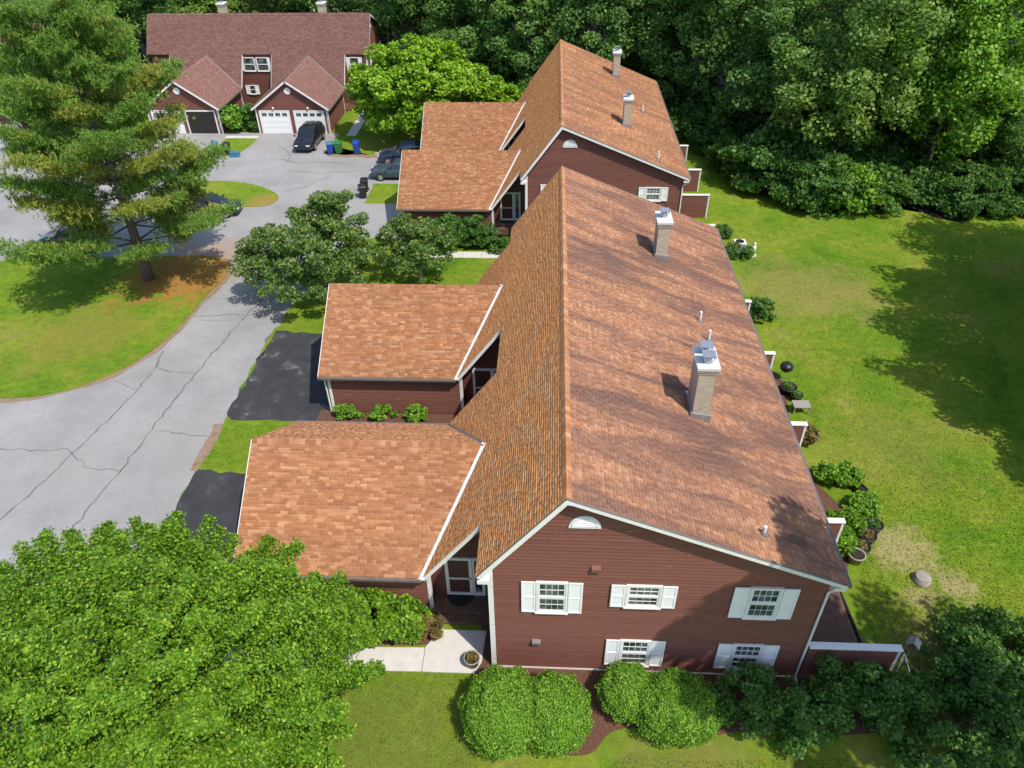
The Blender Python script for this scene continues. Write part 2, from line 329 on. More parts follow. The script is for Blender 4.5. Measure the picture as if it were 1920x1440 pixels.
isl2 = catmull([(-28.3, 42.2), (-26.2, 43.5), (-23.2, 43.1), (-20.9, 41.8), (-19.7, 40.4), (-20.1, 38.9), (-22.4, 38.6), (-26, 38.9), (-28.6, 40)], 6)
sheet('lawn_oval', isl2, .05, M['grass'], skirt=.08)
sheet('lawn_strip', catmull([(-28.3, 53.6), (-28.4, 50.2), (-27.7, 48.9), (-26.2, 49.5), (-25.6, 52.3), (-25.9, 53.6)], 5), .05, M['grass'], skirt=.08)
sheet('edging_strip', [(-28.6, 53.3), (-25.6, 53.3), (-25.6, 53.9), (-28.6, 53.9)], .07, M['concrete'], skirt=.1)
# leaf and needle debris gathered along the road edges
m, n, l, b = mat('edge_debris'); t = noise(n, l, pos(n), 2.5, 6, .75); r = ramp(n, [(.35, (.22, .19, .165)), (.5, (.25, .165, .10)), (.68, (.16, .10, .055))]); l.new(t.outputs[0], r.inputs[0]); l.new(r.outputs[0], b.inputs['Base Color']); b.inputs['Roughness'].default_value = .95; bump(n, l, noise(n, l, pos(n), 25, 3).outputs[0], .6, .01, b); M['debris'] = m
def debris(line, lo, hi, seed, side):
    rw = random.Random(seed); a_, b_ = [], []; wv = 0
    for i, (x, y) in enumerate(line):
        p0, p1 = line[max(i-1, 0)], line[min(i+1, len(line)-1)]; dx, dy = p1[0]-p0[0], p1[1]-p0[1]; L = math.hypot(dx, dy) or 1; wv = .6*wv+.4*rw.uniform(lo, hi); nx, ny = side*dy/L, -side*dx/L
        a_.append((x-nx*.2, y-ny*.2)); b_.append((x+nx*wv, y+ny*wv))
    sheet('debris_strip', a_+b_[::-1], .012, M['debris'])
ii = [p_ for p_ in isl if p_[0] > -45 and p_[1] < 29.9 and not (p_[1] > 25 and p_[0] < -21)]
debris(ii, .05, .55, 4, 1)
debris([(-14.0+.1*math.sin(y*1.3), y) for y in [9.0+.4*k for k in range(9)]], .05, .4, 5, -1)
debris([(-18.1+.35*k, 49.3+.12*math.sin(k)) for k in range(14)], .1, .7, 6, 1)
# driveways
sheet('driveway', wob([(-14.15, 1.6), (-8.5, 1.6), (-8.5, 8.7), (-11.4, 8.95), (-13.9, 9.1)], .12), .008, M['sealed'])['label'] = 'dark sealed driveway before the nearest garage'
sheet('driveway', wob([(-13.95, 12.9), (-13.5, 12.5), (-11.5, 12.6), (-9.3, 12.6), (-8.6, 13.0), (-8.6, 20.6), (-11.4, 20.7), (-13.9, 20.9)], .12), .008, M['sealed'])
sheet('driveway', [(-12.9, 33.6), (-8.5, 33.6), (-8.5, 39.4), (-12.9, 39.4)], .008, M['road'])
sheet('driveway', [(-13.0, 43.2), (-8.5, 43.2), (-8.5, 50.2), (-13.9, 50.2)], .008, M['road'])
# cracks in the old asphalt
def crack(pts, wd=.06, seed=0):
    rng = random.Random(seed); pp = []
    for i in range(len(pts)-1):
        (ax, ay), (bx, by) = pts[i], pts[i+1]; k = max(2, int(math.hypot(bx-ax, by-ay)/.35))
        for j in range(k): t = j/k; pp.append((ax+(bx-ax)*t+rng.uniform(-.09, .09), ay+(by-ay)*t+rng.uniform(-.09, .09)))
    pp.append(pts[-1]); V = []; F = []
    for i, (x, y) in enumerate(pp):
        a = pp[max(i-1, 0)]; c = pp[min(i+1, len(pp)-1)]; dx, dy = c[0]-a[0], c[1]-a[1]; L = math.hypot(dx, dy) or 1; h = wd*rng.uniform(.18, .52)
        for s_ in (-1, 1):
            yy = y+s_*dx/L*h; V.append((x-s_*dy/L*h, yy, g(yy)+.008))
    for i in range(len(pp)-1): F.append((2*i, 2*i+1, 2*i+3, 2*i+2))
    me = bpy.data.meshes.new('crack'); me.from_pydata(V, [], F); me.materials.append(M['crack']); link('crack', me, road)
# photo-derived ground points of the seams
crack([(-18.2, 2), (-17.6, 6.8), (-17.35, 9.0), (-17.1, 12.3), (-16.95, 15.0), (-16.75, 18.4), (-16.3, 22.2), (-15.8, 25.5)], .10, 1)
crack([(-21.5, 4.5), (-20.3, 8.6), (-20.1, 10.0), (-19.5, 12.9), (-19.3, 15.1), (-19.35, 17.6)], .09, 2)
crack([(-25.8, 10.2), (-22.5, 10.1), (-20.4, 10.2)], .07, 3)
crack([(-20.3, 10.2), (-19.1, 9.1), (-17.4, 8.9)], .05, 4)
crack([(-17.0, 11.6), (-14.1, 11.3)], .06, 5)
crack([(-19.6, 18.5), (-19.2, 16.9), (-18.2, 16.5), (-16.9, 16.5)], .08, 6)
crack([(-21.0, 15.8), (-19.4, 14.9)], .06, 7)
crack([(-19.3, 22.3), (-17.6, 22.7), (-16.2, 22.6), (-14.2, 22.9)], .09, 8)
crack([(-19.0, 21.9), (-17.0, 22.0)], .05, 9)
crack([(-20.6, 45.9), (-18.0, 45.3), (-14.2, 45.8)], .10, 10); crack([(-22, 48.5), (-20, 47.4), (-18.6, 47.9), (-16, 47.5)], .12, 11); crack([(-19.5, 41.5), (-18.0, 42.6), (-16.6, 44.8)], .10, 12); crack([(-23.5, 52.5), (-21.5, 49.8), (-21.0, 47.5)], .08, 13)
# beds
sheet('mulch_bed', catmull([(-.1, .0), (-.2, -1.2), (.5, -2.2), (2.0, -2.9), (3.2, -2.9), (3.9, -2.2), (4.9, -2.0), (6.8, -2.2), (8.0, -2.0), (9.6, -1.9), (11, -2.0), (13, -1.6), (13, -.2), (10, .2), (4, .2)], 5), .006, M['mulch'])
sheet('mulch_bed', catmull([(-9, 2.3), (-9, 1.0), (-6, .65), (-4.2, .65), (-2.3, .75), (-1.95, 1.5), (-2.4, 2.3)], 4), .006, M['mulch'])
sheet('mulch_bed', [(-.6, -.4), (.02, -.4), (.02, 1.9), (-.5, 1.9)], .007, M['mulch'])
sheet('mulch_bed', [(-9.4, 12.5), (-2.4, 12.4), (-2.4, 13.5), (-9.4, 13.5)], .010, M['mulch'])
sheet('mulch_bed', catmull([(10.2, 4), (12.8, 3.6), (13.5, 5), (14.5, 6.6), (13.5, 9.0), (12.9, 11), (13.5, 14.5), (13.7, 17), (12.9, 19), (13.0, 23), (12.6, 26), (10.2, 26)], 4), .006, M['mulch'])
sheet('forest_floor', catmull([(-160, 66), (-48, 66), (-44, 76), (-16, 77), (-14, 63), (-3, 57), (13, 57.5), (15.6, 50), (20, 39.2), (25.4, 38.6), (28, 40), (31, 37), (36.5, 38.6), (60, 36), (160, 36), (160, 190), (-160, 190)], 4), .012, M['litter'])
# walkways: concrete slabs
def walk(poly_list, label):
    root = None
    for i, poly in enumerate(poly_list):
        b_ = MB(); z = g(sum(p_[1] for p_ in poly)/len(poly))
        b_.prism(poly, z-.08, z+.045, lambda x, y, a: (x, y, a))
        if root is None: root = empty('walkway', (0, 0, 0)); root['kind'] = 'structure'
        b_.build('slab', M['concrete'], root, bevel=.008)
walk([[(-2.42, -.33), (-.62, -.33), (-.40, .1), (-.32, 1.33), (-1.95, 1.33), (-2.42, .62)], [(-4.75, -.36), (-2.44, -.33), (-2.44, .58), (-4.75, .52)], [(-7.1, -.36), (-4.77, -.36), (-4.77, .52), (-7.1, .5)], [(-9.4, -.36), (-7.12, -.36), (-7.12, .5), (-9.4, .5)]], '')
walk([[(-2.9-1.3*i, 30.75), (-1.62-1.3*i, 30.75), (-1.62-1.3*i, 31.6), (-2.9-1.3*i, 31.6)] for i in range(4)], '')
walk([[(-1.95, 11.2), (-.5, 11.2), (-.5, 13.4), (-1.95, 13.4)], [(-9.6, 11.9), (-7.6, 11.9), (-7.6, 12.5), (-9.6, 12.5)]]+[[(-7.58+1.4*i, 11.9), (-6.2+1.4*i, 11.9), (-6.2+1.4*i, 12.5), (-7.58+1.4*i, 12.5)] for i in range(4)], '')
walk([[(-17.35, 54.2+1.5*i), (-16.45, 54.2+1.5*i), (-16.45, 55.68+1.5*i), (-17.35, 55.68+1.5*i)] for i in range(6)], '')

# ------------------------------------------------------------------ houses
RNG = np.random.default_rng(7)
EXP = .116
def tab_unit():
    b_ = MB(); b_.add([(0, -.004, -.006), (1, -.004, -.006), (1, EXP*1.18, -.006), (0, EXP*1.18, -.006), (0, -.004, .008), (1, -.004, .008), (1, EXP*1.18, .002), (0, EXP*1.18, .002)], [(0, 3, 2, 1), (4, 5, 6, 7), (0, 1, 5, 4), (1, 2, 6, 5), (2, 3, 7, 6), (3, 0, 4, 7)])
    return b_
def field(O, U, V, N, vlen, ints, wtab=.27):
    """list of tabs (u0,u1,v0) over intervals given by ints(v)"""
    tabs = []; rows = int(vlen/EXP)+1
    for r_ in range(rows):
        v0 = r_*EXP
        if v0 > vlen-.06: break
        for (a, b_) in ints(v0+EXP*.5):
            if b_-a < .05: continue
            u = a-(r_ % 3)*wtab/3-RNG.random()*.03
            while u < b_:
                wd = wtab*RNG.choice((.62, 1, 1, 1.38)); u0, u1 = max(u, a), min(u+wd-.006, b_)
                if u1-u0 > .03: tabs.append((u0, u1, v0))
                u += wd
    return [tuple(map(np.array, (O, U, V, N))), np.array(tabs)]
def field_mesh(fr, tabs):
    O, U, V, N = fr; n_ = len(tabs); hb = .005+RNG.random(n_)*.006; dv = RNG.normal(0, .004, n_)
    u0, u1, v0 = tabs.T; v0 = v0+dv; z = np.zeros(n_)
    cs = [(u0, v0-.004, z-.006), (u1, v0-.004, z-.006), (u1, v0+EXP*1.18, z-.006), (u0, v0+EXP*1.18, z-.006), (u0, v0-.004, hb), (u1, v0-.004, hb), (u1, v0+EXP*1.18, z+.002), (u0, v0+EXP*1.18, z+.002)]
    P = np.stack([O+a[:, None]*U+b_[:, None]*V+c[:, None]*N for a, b_, c in cs], 1).reshape(-1, 3)
    F = np.array([(0, 3, 2, 1), (4, 5, 6, 7), (0, 1, 5, 4), (1, 2, 6, 5), (2, 3, 7, 6), (3, 0, 4, 7)])
    return P, (np.arange(n_)[:, None, None]*8+F[None]).reshape(-1, 4)
def clap(parent, O, U, N, zs_, urange, expo=.15):
    """clapboards: O,U,N wall frame; zs_=(z0,z1); urange(z)->(a,b)"""
    O, U, N = Vector(O), Vector(U), Vector(N); z = zs_[0]; i = 0
    while z < zs_[1]-.02:
        zt = min(z+expo, zs_[1]); a0, b0 = urange(z); a1, b1 = urange(zt+.012)
        if b0-a0 > .08:
            if b1-a1 < .02: mid = (a0+b0)/2; a1, b1 = mid-.01, mid+.01
            Zv = Vector((0, 0, 1)); j = random.uniform(-.002, .003)
            v = [O+U*a0+Zv*z, O+U*b0+Zv*z, O+U*b1+Zv*(zt+.012), O+U*a1+Zv*(zt+.012)]
            v += [O+U*a0+Zv*z+N*(.034+j), O+U*b0+Zv*z+N*(.034+j), O+U*b1+Zv*(zt+.012)+N*(.008+j), O+U*a1+Zv*(zt+.012)+N*(.008+j)]
            me = bpy.data.meshes.new('clapboard'); me.from_pydata([tuple(x) for x in v], [], [(0, 3, 2, 1), (4, 5, 6, 7), (0, 1, 5, 4), (1, 2, 6, 5), (2, 3, 7, 6), (3, 0, 4, 7)]); me.materials.append(M['siding'])
            link('clapboard', me, parent)
        z += expo
def window(root, O, U, N, w_, h, shut=.46, grid=True, cols=4):
    """O = lower-left corner of the glazed opening on the wall plane"""
    Z = (0, 0, 1); t = .07; O = tuple(Vector(O)+Vector(N)*.034)
    f_ = MB()
    for a in ((-t, w_+t, -t, 0), (-t, w_+t, h, h+t), (-t, 0, 0, h), (w_, w_+t, 0, h)): f_.fbox(O, U, Z, N, *a, -.02, .06)
    win = f_.build('window', M['white'], root)
    s_ = MB(); s_.fbox(O, U, Z, N, -t-.03, w_+t+.03, -t-.045, -t, -.02, .09); s_.build('sill', M['white'], win)
    p_ = MB(); p_.fbox(O, U, Z, N, 0.001, w_-.001, 0.001, h-.001, -.012, .018); p_.build('pane', M['glass'], win)
    k = MB()
    if grid:
        k.fbox(O, U, Z, N, .002, w_-.002, h*.47, h*.53, .018, .052)
        for sb in ((0, .47), (.53, 1)):
            z0, z1 = h*sb[0], h*sb[1]
            k.fbox(O, U, Z, N, .002, .05, z0, z1, .019, .045); k.fbox(O, U, Z, N, w_-.05, w_-.002, z0, z1, .019, .045)
            k.fbox(O, U, Z, N, .05, w_-.05, z0+.002, z0+.045, .019, .043); k.fbox(O, U, Z, N, .05, w_-.05, z1-.04, z1-.002, .019, .043)
            mw = .009 if sb[0] else .005
            for c in range(1, cols): x = .05+(w_-.1)*c/cols; k.fbox(O, U, Z, N, x-mw, x+mw, z0+.045, z1-.04, .018, .034)
            zm = (z0+z1)/2; k.fbox(O, U, Z, N, .05, w_-.05, zm-mw, zm+mw, .018, .036)
    else:
        k.fbox(O, U, Z, N, .002, w_-.002, h*.47, h*.53, .018, .05)
    k.build('sash', M['white'], win)
    if shut:
        for s0 in (-t-.012-shut, w_+t+.012):
            q = MB(); q.fbox(O, U, Z, N, s0, s0+shut, -t, h+t, .024, .045)
            fr = .06
            for a in ((s0, s0+fr, -t, h+t), (s0+shut-fr, s0+shut, -t, h+t), (s0+fr, s0+shut-fr, -t, -t+fr), (s0+fr, s0+shut-fr, h+t-fr, h+t), (s0+fr, s0+shut-fr, h*.5-.03, h*.5+.03)): q.fbox(O, U, Z, N, *a, .046, .062)
            q.build('shutter', M['shutter'], win)
    return win
PA = dict(W=10.2, e=.351, e2=.345, o=.3, Xr=2.246, Zr=8.679, Zl=5.22, Zrt=5.331, L=22.487, Zge=2.316, Zgr=4.941, hw=4.031, gs=[(5.819, -9.195), (17.117, -9.025)], base=-.9)
CAPS = {}
def house(name, loc, rz, P, roofmats, label, detail=0, front_wins=(), vents=(), pipes=(), chims=(), left_wins=(), open_bay=None):
    root = empty(name, loc, rz); tag(root, label, 'house', 'red-brown town houses')
    D = P; W, e, e2, o, Xr, Zr, Zl, Zrt, L = (D[k] for k in ('W', 'e', 'e2', 'o', 'Xr', 'Zr', 'Zl', 'Zrt', 'L')); Zge, Zgr, hw = D['Zge'], D['Zgr'], D['hw']; base = D['base']
    ml = (Zr-Zl)/(Xr+e); mr = (Zr-Zrt)/(W+e2-Xr); mg = (Zgr-Zge)/hw
    zl = lambda x: Zr-ml*(Xr-x); xl = lambda z: Xr-(Zr-z)/ml; zr_ = lambda x: Zr-mr*(x-Xr)
    Xg, Xgr = xl(Zge), xl(Zgr)
    # ---- walls
    th = .15
    b_ = MB(); b_.prism([(0, base), (W, base), (W, zr_(W)-th), (Xr, Zr-th*1.4), (0, zl(0)-th*1.6)], 0, L, lambda x, z, y: (x, y, z)); wall = b_.build('wall', M['wall'], root)
    clap(wall, (0, 0, 0), (1, 0, 0), (0, -1, 0), (max(base, -.05)+.1, Zr-.25), lambda z: (max(.02, xl(z+th*1.6) if z > zl(0)-th*1.6 else .02), min(W-.01, Xr+(Zr-th*1.1-z)/mr if z > zr_(W)-th*1.1 else W-.01)))
    for gi, (Yg, Xgl) in enumerate(D['gs']):
        Yd = Yg-hw+.9; y0, y1 = Yg-hw+.3, Yg+hw-.3; xw = Xg+.22
        b_ = MB(); b_.prism([(xw, base), (.01, base), (.01, zl(0)-th*1.7), (xw, zl(xw)-th*1.7)], Yd, y1, lambda x, z, y: (x, y, z)); b_.build('entry_wall', M['wall'], root)
        b_ = MB(); zz = lambda y: Zge+mg*(hw-abs(y-Yg))
        b_.prism([(y0, base), (y1, base), (y1, zz(y1)-th*1.3), (Yg, Zgr-th*1.4), (y0, zz(y0)-th*1.3)], Xgl+.32, xw-.01, lambda y, z, x: (x, y, z)); gw = b_.build('garage_wall', M['wall'], root)
        gz = g(Yg) if detail else base+.85
        clap(gw, (0, y0, 0), (1, 0, 0), (0, -1, 0), (base+.85 if not detail else g(y0+loc[1])+.08, zz(y0)-th*1.2), lambda z: (Xgl+.34, xw-.03))
        yy = lambda z: hw-.3 if z < zz(y0)-th*1.3 else max(.0, (Zgr-th*1.3-z)/mg)
        clap(gw, (Xgl+.32, Yg, 0), (0, -1, 0), (-1, 0, 0), ((base+.85 if not detail else g(Yg)+.08), Zgr-.25), lambda z: (-yy(z), yy(z)))
        # white corner boards and downspout
        for a_ in ((xw-.12, xw+.02, y0-.034, y0+.1, base, zz(y0)-th*1.2), (Xgl+.285, Xgl+.43, y0-.034, y0+.1, base, zz(y0)-th*1.2), (Xgl+.285, Xgl+.43, y1-.1, y1+.034, base, zz(y1)-th*1.2)):
            cbm = MB(); cbm.box(*a_); cbm.build('corner_board', M['white'], gw)
        dsp = MB(); dsp.tube([(Xgl+.15, y0-.24, Zge-.1), (Xgl+.2, y0-.1, Zge-.35), (Xgl+.22, y0-.07, base+.9)], .04, 8); dsp.build('downspout', M['white'], root)
        # garage doors on the end
        for di, s_ in enumerate((-1, 1)):
            yc = Yg+s_*1.62; gb = (base+.9 if not detail else g(Yg)); O = (Xgl+.31, yc+1.32, gb); U = (0, -1, 0); N = (-1, 0, 0); Z = (0, 0, 1)
            q = MB()
            for a in ((-.12, 0, 0, 2.16), (2.64, 2.76, 0, 2.16), (0, 2.64, 2.04, 2.16)): q.fbox(O, U, Z, N, *a, -.02, .05)
            fr = q.build('door_frame', M['white'], root)
            if open_bay == (gi, di):
                q = MB(); q.fbox(O, U, Z, N, 0, 2.64, .02, 2.04, -.01, .035); dr = q.build('bay_shade_panel', M['bay_shade'], root)  # flat dark panel paints the shade of the open bay
                continue
            q = MB()
            for k in range(4): q.fbox(O, U, Z, N, 0, 2.64, .01+k*.507, .507*(k+1)-.006, -.01, .036)
            for k in range(3):
                for c in range(4): q.fbox(O, U, Z, N, .08+c*.64, .62+c*.64, .07+k*.507, .45+k*.507, .036, .046)
            dr = q.build('garage_door', M['shutter'], root)
            for c in range(4):
                q = MB(); q.fbox(O, U, Z, N, .12+c*.64, .58+c*.64, 1.62, 1.92, .03, .040); q.build('pane', M['glass'], dr)
            q = MB(); q.lathe([(.05, 0), (.09, .02), (.09, .14), (.03, .18)], (Xgl+.20, yc, gb+2.3), 10); q.build('lamp', M['white'], root)
        # round gable vent
        q = MB(); k = 20
        pts = [(Yg+.3*math.cos(2*math.pi*i/k), Zgr-1.0+.3*math.sin(2*math.pi*i/k)) for i in range(k)]
        q.prism(pts, Xgl+.24, Xgl+.33, lambda y, z, x: (x, y, z)); q.build('gable_vent', M['white'], root)
        # entry door, sidelight, deck, mat
        dz = g(Yd+loc[1])-loc[2]+.3 if detail else base+1.2; O = (-1.86, Yd, dz); U = (1, 0, 0); N = (0, -1, 0); Z = (0, 0, 1)
        q = MB()
        for a in ((0, .12, 0, 2.1), (.86, .98, 0, 2.1), (.12, .86, 1.98, 2.1), (.12, .86, 0, .14), (.12, .86, .92, .98), (1.0, 1.06, .0, 2.1), (1.32, 1.42, 0, 2.1), (1.06, 1.32, 2.0, 2.1), (1.06, 1.32, 0, .16)): q.fbox(O, U, Z, N, *a, -.02, .06)
        dr = q.build('entry_door', M['white'], root)
        q = MB(); q.fbox(O, U, Z, N, .12, .86, .14, 1.98, -.01, .02); q.build('door_panel', M['door_brown'], dr)
        q = MB(); q.fbox(O, U, Z, N, 1.06, 1.32, .16, 2.0, -.01, .02); q.build('sidelight', M['glass'], dr)
        q = MB(); q.tube([(-1.86+.9, Yd-.1, dz+1.0), (-1.86+.9, Yd-.06, dz+1.0)], .03, 8); q.build('handle', M['darkmetal'], dr)
        pf = MB(); pf.box(xw+.01, -.02, Yd-.78, Yd-.01, dz-.7, dz-.03); po = pf.build('porch', M['wood'], root)
        for k in range(6):
            q = MB(); q.box(xw+.015, -.025, Yd-.80+k*.132, Yd-.80+k*.132+.124, dz-.03, dz); q.build('board', M['wood'], po)
        q = MB(); q.box(xw+.25, -.05, Yd-1.12, Yd-.80, dz-.6, dz-.15); q.build('step', M['wood'], po)
        m_ = MB(); m_.prism([(-1.37+.5*math.cos(math.pi*i/14), Yd-.03-.52*math.sin(math.pi*i/14)) for i in range(15)], dz+.003, dz+.018, lambda x, y, z: (x, y, z)); m_.build('mat', M['mat'], po)
    # ---- roof deck
    r_ = MB(); cl = 1/math.hypot(1, ml); sl_ = ml*cl; cr = 1/math.hypot(1, mr); sr = mr*cr; cg = 1/math.hypot(1, mg); sg = mg*cg
    VL, NL = (cl, 0, sl_), (-sl_, 0, cl); VR, NR = (-cr, 0, sr), (sr, 0, cr)
    lenL = (Xr+e)/cl; lenR = (W+e2-Xr)/cr; lenX = (-e-Xg)/cl; lenG = hw/cg
    r_.fbox((-e, L+o, Zl), (0, -1, 0), VL, NL, 0, L+2*o, 0, lenL, -.13, -.006)
    r_.fbox((W+e2, -o, Zrt), (0, 1, 0), VR, NR, 0, L+2*o, 0, lenR, -.13, -.006)
    for (Yg, Xgl) in D['gs']:
        r_.fbox((Xg, Yg+hw, Zge), (0, -1, 0), VL, NL, 0, 2*hw, 0, lenX, -.13, -.006)
        for s_, U in ((-1, (1, 0, 0)), (1, (-1, 0, 0))):   # slopes clipped at the valley
            for nn in (0,):
                a, bb, c, d_ = (Xgl, Yg+s_*hw, Zge), (Xg+.03, Yg+s_*hw, Zge), (Xgr+.03, Yg, Zgr), (Xgl, Yg, Zgr)
                r_.add([(x, y, z-.006) for x, y, z in (a, bb, c, d_)]+[(x, y, z-.13) for x, y, z in (a, bb, c, d_)], [(0, 1, 2, 3), (7, 6, 5, 4), (0, 4, 5, 1), (1, 5, 6, 2), (2, 6, 7, 3), (3, 7, 4, 0)])
    roof = r_.build('roof', M['deck_under'], root)
    # ---- shingles
    def sub(iv, cut):
        out = []
        for a, b2 in iv:
            x0, x1 = cut
            if x1 <= a or x0 >= b2: out.append((a, b2)); continue
            if x0 > a: out.append((a, x0))
            if x1 < b2: out.append((x1, b2))
        return out
    y2u = lambda y: L+o-y     # left slope: u runs along -y
    def intsL(v):
        z = Zge+v*sl_
        iv = [(y2u(L+o), y2u(-o))] if z >= Zl else [(y2u(Yg+hw), y2u(Yg-hw)) for Yg, _ in D['gs']]
        if z < Zgr:
            for Yg, _ in D['gs']:
                h = hw*(Zgr-z)/(Zgr-Zge)-.1
                if h > 0: iv = sub(iv, (y2u(Yg+h), y2u(Yg-h)))
        return iv
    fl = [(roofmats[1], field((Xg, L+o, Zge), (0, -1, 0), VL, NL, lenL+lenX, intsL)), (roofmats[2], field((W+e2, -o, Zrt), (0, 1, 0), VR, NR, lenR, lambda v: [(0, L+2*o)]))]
    for (Yg, Xgl) in D['gs']:
        xv = lambda v: xl(Zge+v*sg)+.06
        fl.append((roofmats[0], field((Xgl, Yg-hw, Zge), (1, 0, 0), (0, cg, sg), (0, -sg, cg), lenG, lambda v, Xgl=Xgl: [(0, xv(v)-Xgl)])))
        fl.append((roofmats[0], field((xl(Zge), Yg+hw, Zge), (-1, 0, 0), (0, -cg, sg), (0, sg, cg), lenG, lambda v, Xgl=Xgl: [(xl(Zge)-xv(v)+.1, xl(Zge)-Xgl)])))
    if detail:     # the 300 shingles that show largest are pieces of their own
        cand = []
        for fi, (mk, (fr, tabs)) in enumerate(fl):
            O, U, V, N = fr; ctr = O+tabs[:, :1]*U+tabs[:, 2:]*V+(tabs[:, 1:2]-tabs[:, :1])*.5*U+np.array(loc)
            dv = CAM-ctr; dist = np.linalg.norm(dv, axis=1); q = dv @ np.array([rt2, up2, fwd], float).T
            u_ = 960-FPX*q[:, 0]/q[:, 2]; v_ = 720+FPX*q[:, 1]/q[:, 2]
            sc = (dv @ N)/dist**3*(tabs[:, 1]-tabs[:, 0]); ok = (u_ > 470) & (u_ < 1900) & (v_ < 1430) & (v_ > 0) & (u_+v_*.6 > 1130)
            for i in np.argsort(-(sc*ok))[:300]: cand.append((sc[i]*ok[i], fi, i))
        cand.sort(reverse=True); pick = {}
        for s_, fi, i in cand[:300]: pick.setdefault(fi, []).append(i)
        units = {}
        for fi, idx in pick.items():
            mk, (fr, tabs) = fl[fi]; O, U, V, N = (Vector(x) for x in fr)
            if mk not in units:
                ob = tab_unit().build('shingle', M['sho_'+mk]); units[mk] = ob.data; bpy.data.objects.remove(ob)
            for i in idx:
                u0, u1, v0 = (float(x) for x in tabs[i]); p_ = O+U*u0+V*v0; Uw = U*(u1-u0)
                ob = link('shingle', units[mk], roof)
                ob.matrix_local = Matrix(((Uw.x, V.x, N.x, p_.x), (Uw.y, V.y, N.y, p_.y), (Uw.z, V.z, N.z, p_.z), (0, 0, 0, 1)))
            fl[fi] = (mk, [fr, np.delete(tabs, idx, 0)])
    Vs, Fs, off = {}, {}, {}
    for mk, (fr, tabs) in fl:
        p_, f_ = field_mesh(fr, tabs); k = off.get(mk, 0); Vs.setdefault(mk, []).append(p_); Fs.setdefault(mk, []).append(f_+k); off[mk] = k+len(p_)
    for mk in Vs:
        ob = link('shingles', npmesh('shingles', np.concatenate(Vs[mk]), np.concatenate(Fs[mk]), M['sh_'+mk]), roof); ob['kind'] = 'stuff'
    # ---- ridge caps
    def caps(key, a, d, n_, wl, wr, lift, mk):
        kk = (key, mk, D['Zr'])
        if kk not in CAPS:
            q = MB(); d_ = Vector(d); h = .03+lift
            sec = [(Vector(wl)*.17, 0.0), (Vector(wl)*.17, h*.6), (Vector((0, 0, 0)), h+.012), (Vector(wr)*.17, h*.6), (Vector(wr)*.17, 0.0)]
            v = [tuple(p_+Vector((0, 0, z))) for p_, z in sec]+[tuple(p_+Vector((0, 0, z-.008))+d_*.27) for p_, z in sec]
            q.add(v, [(0, 1, 6, 5), (1, 2, 7, 6), (2, 3, 8, 7), (3, 4, 9, 8), (4, 3, 2, 1, 0), (5, 6, 7, 8, 9), (0, 5, 9, 4)])
            ob = q.build('ridge_cap', M['sho_'+mk]); CAPS[kk] = ob.data; bpy.data.objects.remove(ob)
        for i in range(n_): link('ridge_cap', CAPS[kk], roof, Vector(a)+Vector(d)*(.2*i))
    caps('m', (Xr, -o+.02, Zr), (0, 1, 0), 5, Vector(VL)*-1, Vector(VR)*-1, 0, roofmats[0])
    caps('mv', (Xr, -o+1.02, Zr), (0, 1, 0), int((L+2*o-1.25)/.2), Vector(VL)*-1, Vector(VR)*-1, .045, roofmats[0])
    for gi, (Yg, Xgl) in enumerate(D['gs']):
        caps('g', (Xgl+.01, Yg, Zgr), (1, 0, 0), int((Xgr-Xgl)/.2)-1, (0, cg, -sg), (0, -cg, -sg), 0, roofmats[0])
        # valley flashing, white
        for s_ in (-1, 1):
            a = Vector((Xg, Yg+s_*hw, Zge)); c = Vector((Xgr, Yg, Zgr)); q = MB()
            nrm = (Vector(NL)+Vector((0, s_*sg, cg))).normalized(); dd = (c-a).normalized(); uu = dd.cross(nrm).normalized()
            q.fbox(a+nrm*.02, dd, uu, nrm, -.06, (c-a).length+.05, -.11, .11, -.02, .028); q.build('valley_flashing', M['white'] if s_ < 0 and roofmats[0] != 'brown' else M['gutter'], roof)
    # ---- fascia, gutters
    def fb1(nm, m_, par, *a): q = MB(); q.fbox(*a); q.build(nm, m_, par)
    def bx1(nm, m_, par, *a): q = MB(); q.box(*a); q.build(nm, m_, par)
    for yy_, U in ((-o, (0, -1, 0)), (L+o, (0, 1, 0))):
        fb1('rake_board', M['white'], roof, (-e, yy_, Zl), U, VL, NL, .002, .034, 0, lenL+.0, -.17, -.014); fb1('rake_board', M['white'], roof, (W+e2, yy_, Zrt), U, VR, NR, .002, .034, 0, lenR, -.17, -.014)
        fb1('drip_edge', M['gutter'], roof, (-e, yy_, Zl), U, VL, NL, -.01, .05, -.01, lenL+.01, -.012, .006); fb1('drip_edge', M['gutter'], roof, (W+e2, yy_, Zrt), U, VR, NR, -.01, .05, -.01, lenR+.01, -.012, .006)
    q = MB(); q.prism([(Xr-.14, Zr-.14*ml-.02), (Xr, Zr-.012), (Xr+.14, Zr-.14*mr-.02), (Xr+.14, Zr-.14*mr-.19), (Xr, Zr-.21), (Xr-.14, Zr-.14*ml-.30)], -o-.040, -o-.003, lambda x, z, y: (x, y, z)); q.build('peak_board', M['white'], roof)
    for (Yg, Xgl) in D['gs']:
        for s_ in (-1, 1):
            fb1('rake_board', M['white'], roof, (Xg, Yg+s_*hw, Zge), (0, s_, 0), VL, NL, .002, .034, 0, lenX, -.15, -.012)
            fb1('rake_board', M['white'], roof, (Xgl, Yg+s_*hw, Zge), (-1, 0, 0), (0, -s_*cg, sg), (0, s_*sg, cg), .002, .034, -.0, lenG, -.17, -.012)
            bx1('gutter', M['gutter'], roof, Xgl-.02, Xg+.0, Yg+s_*(hw+.05)-.055, Yg+s_*(hw+.05)+.055, Zge-.12, Zge-.015)
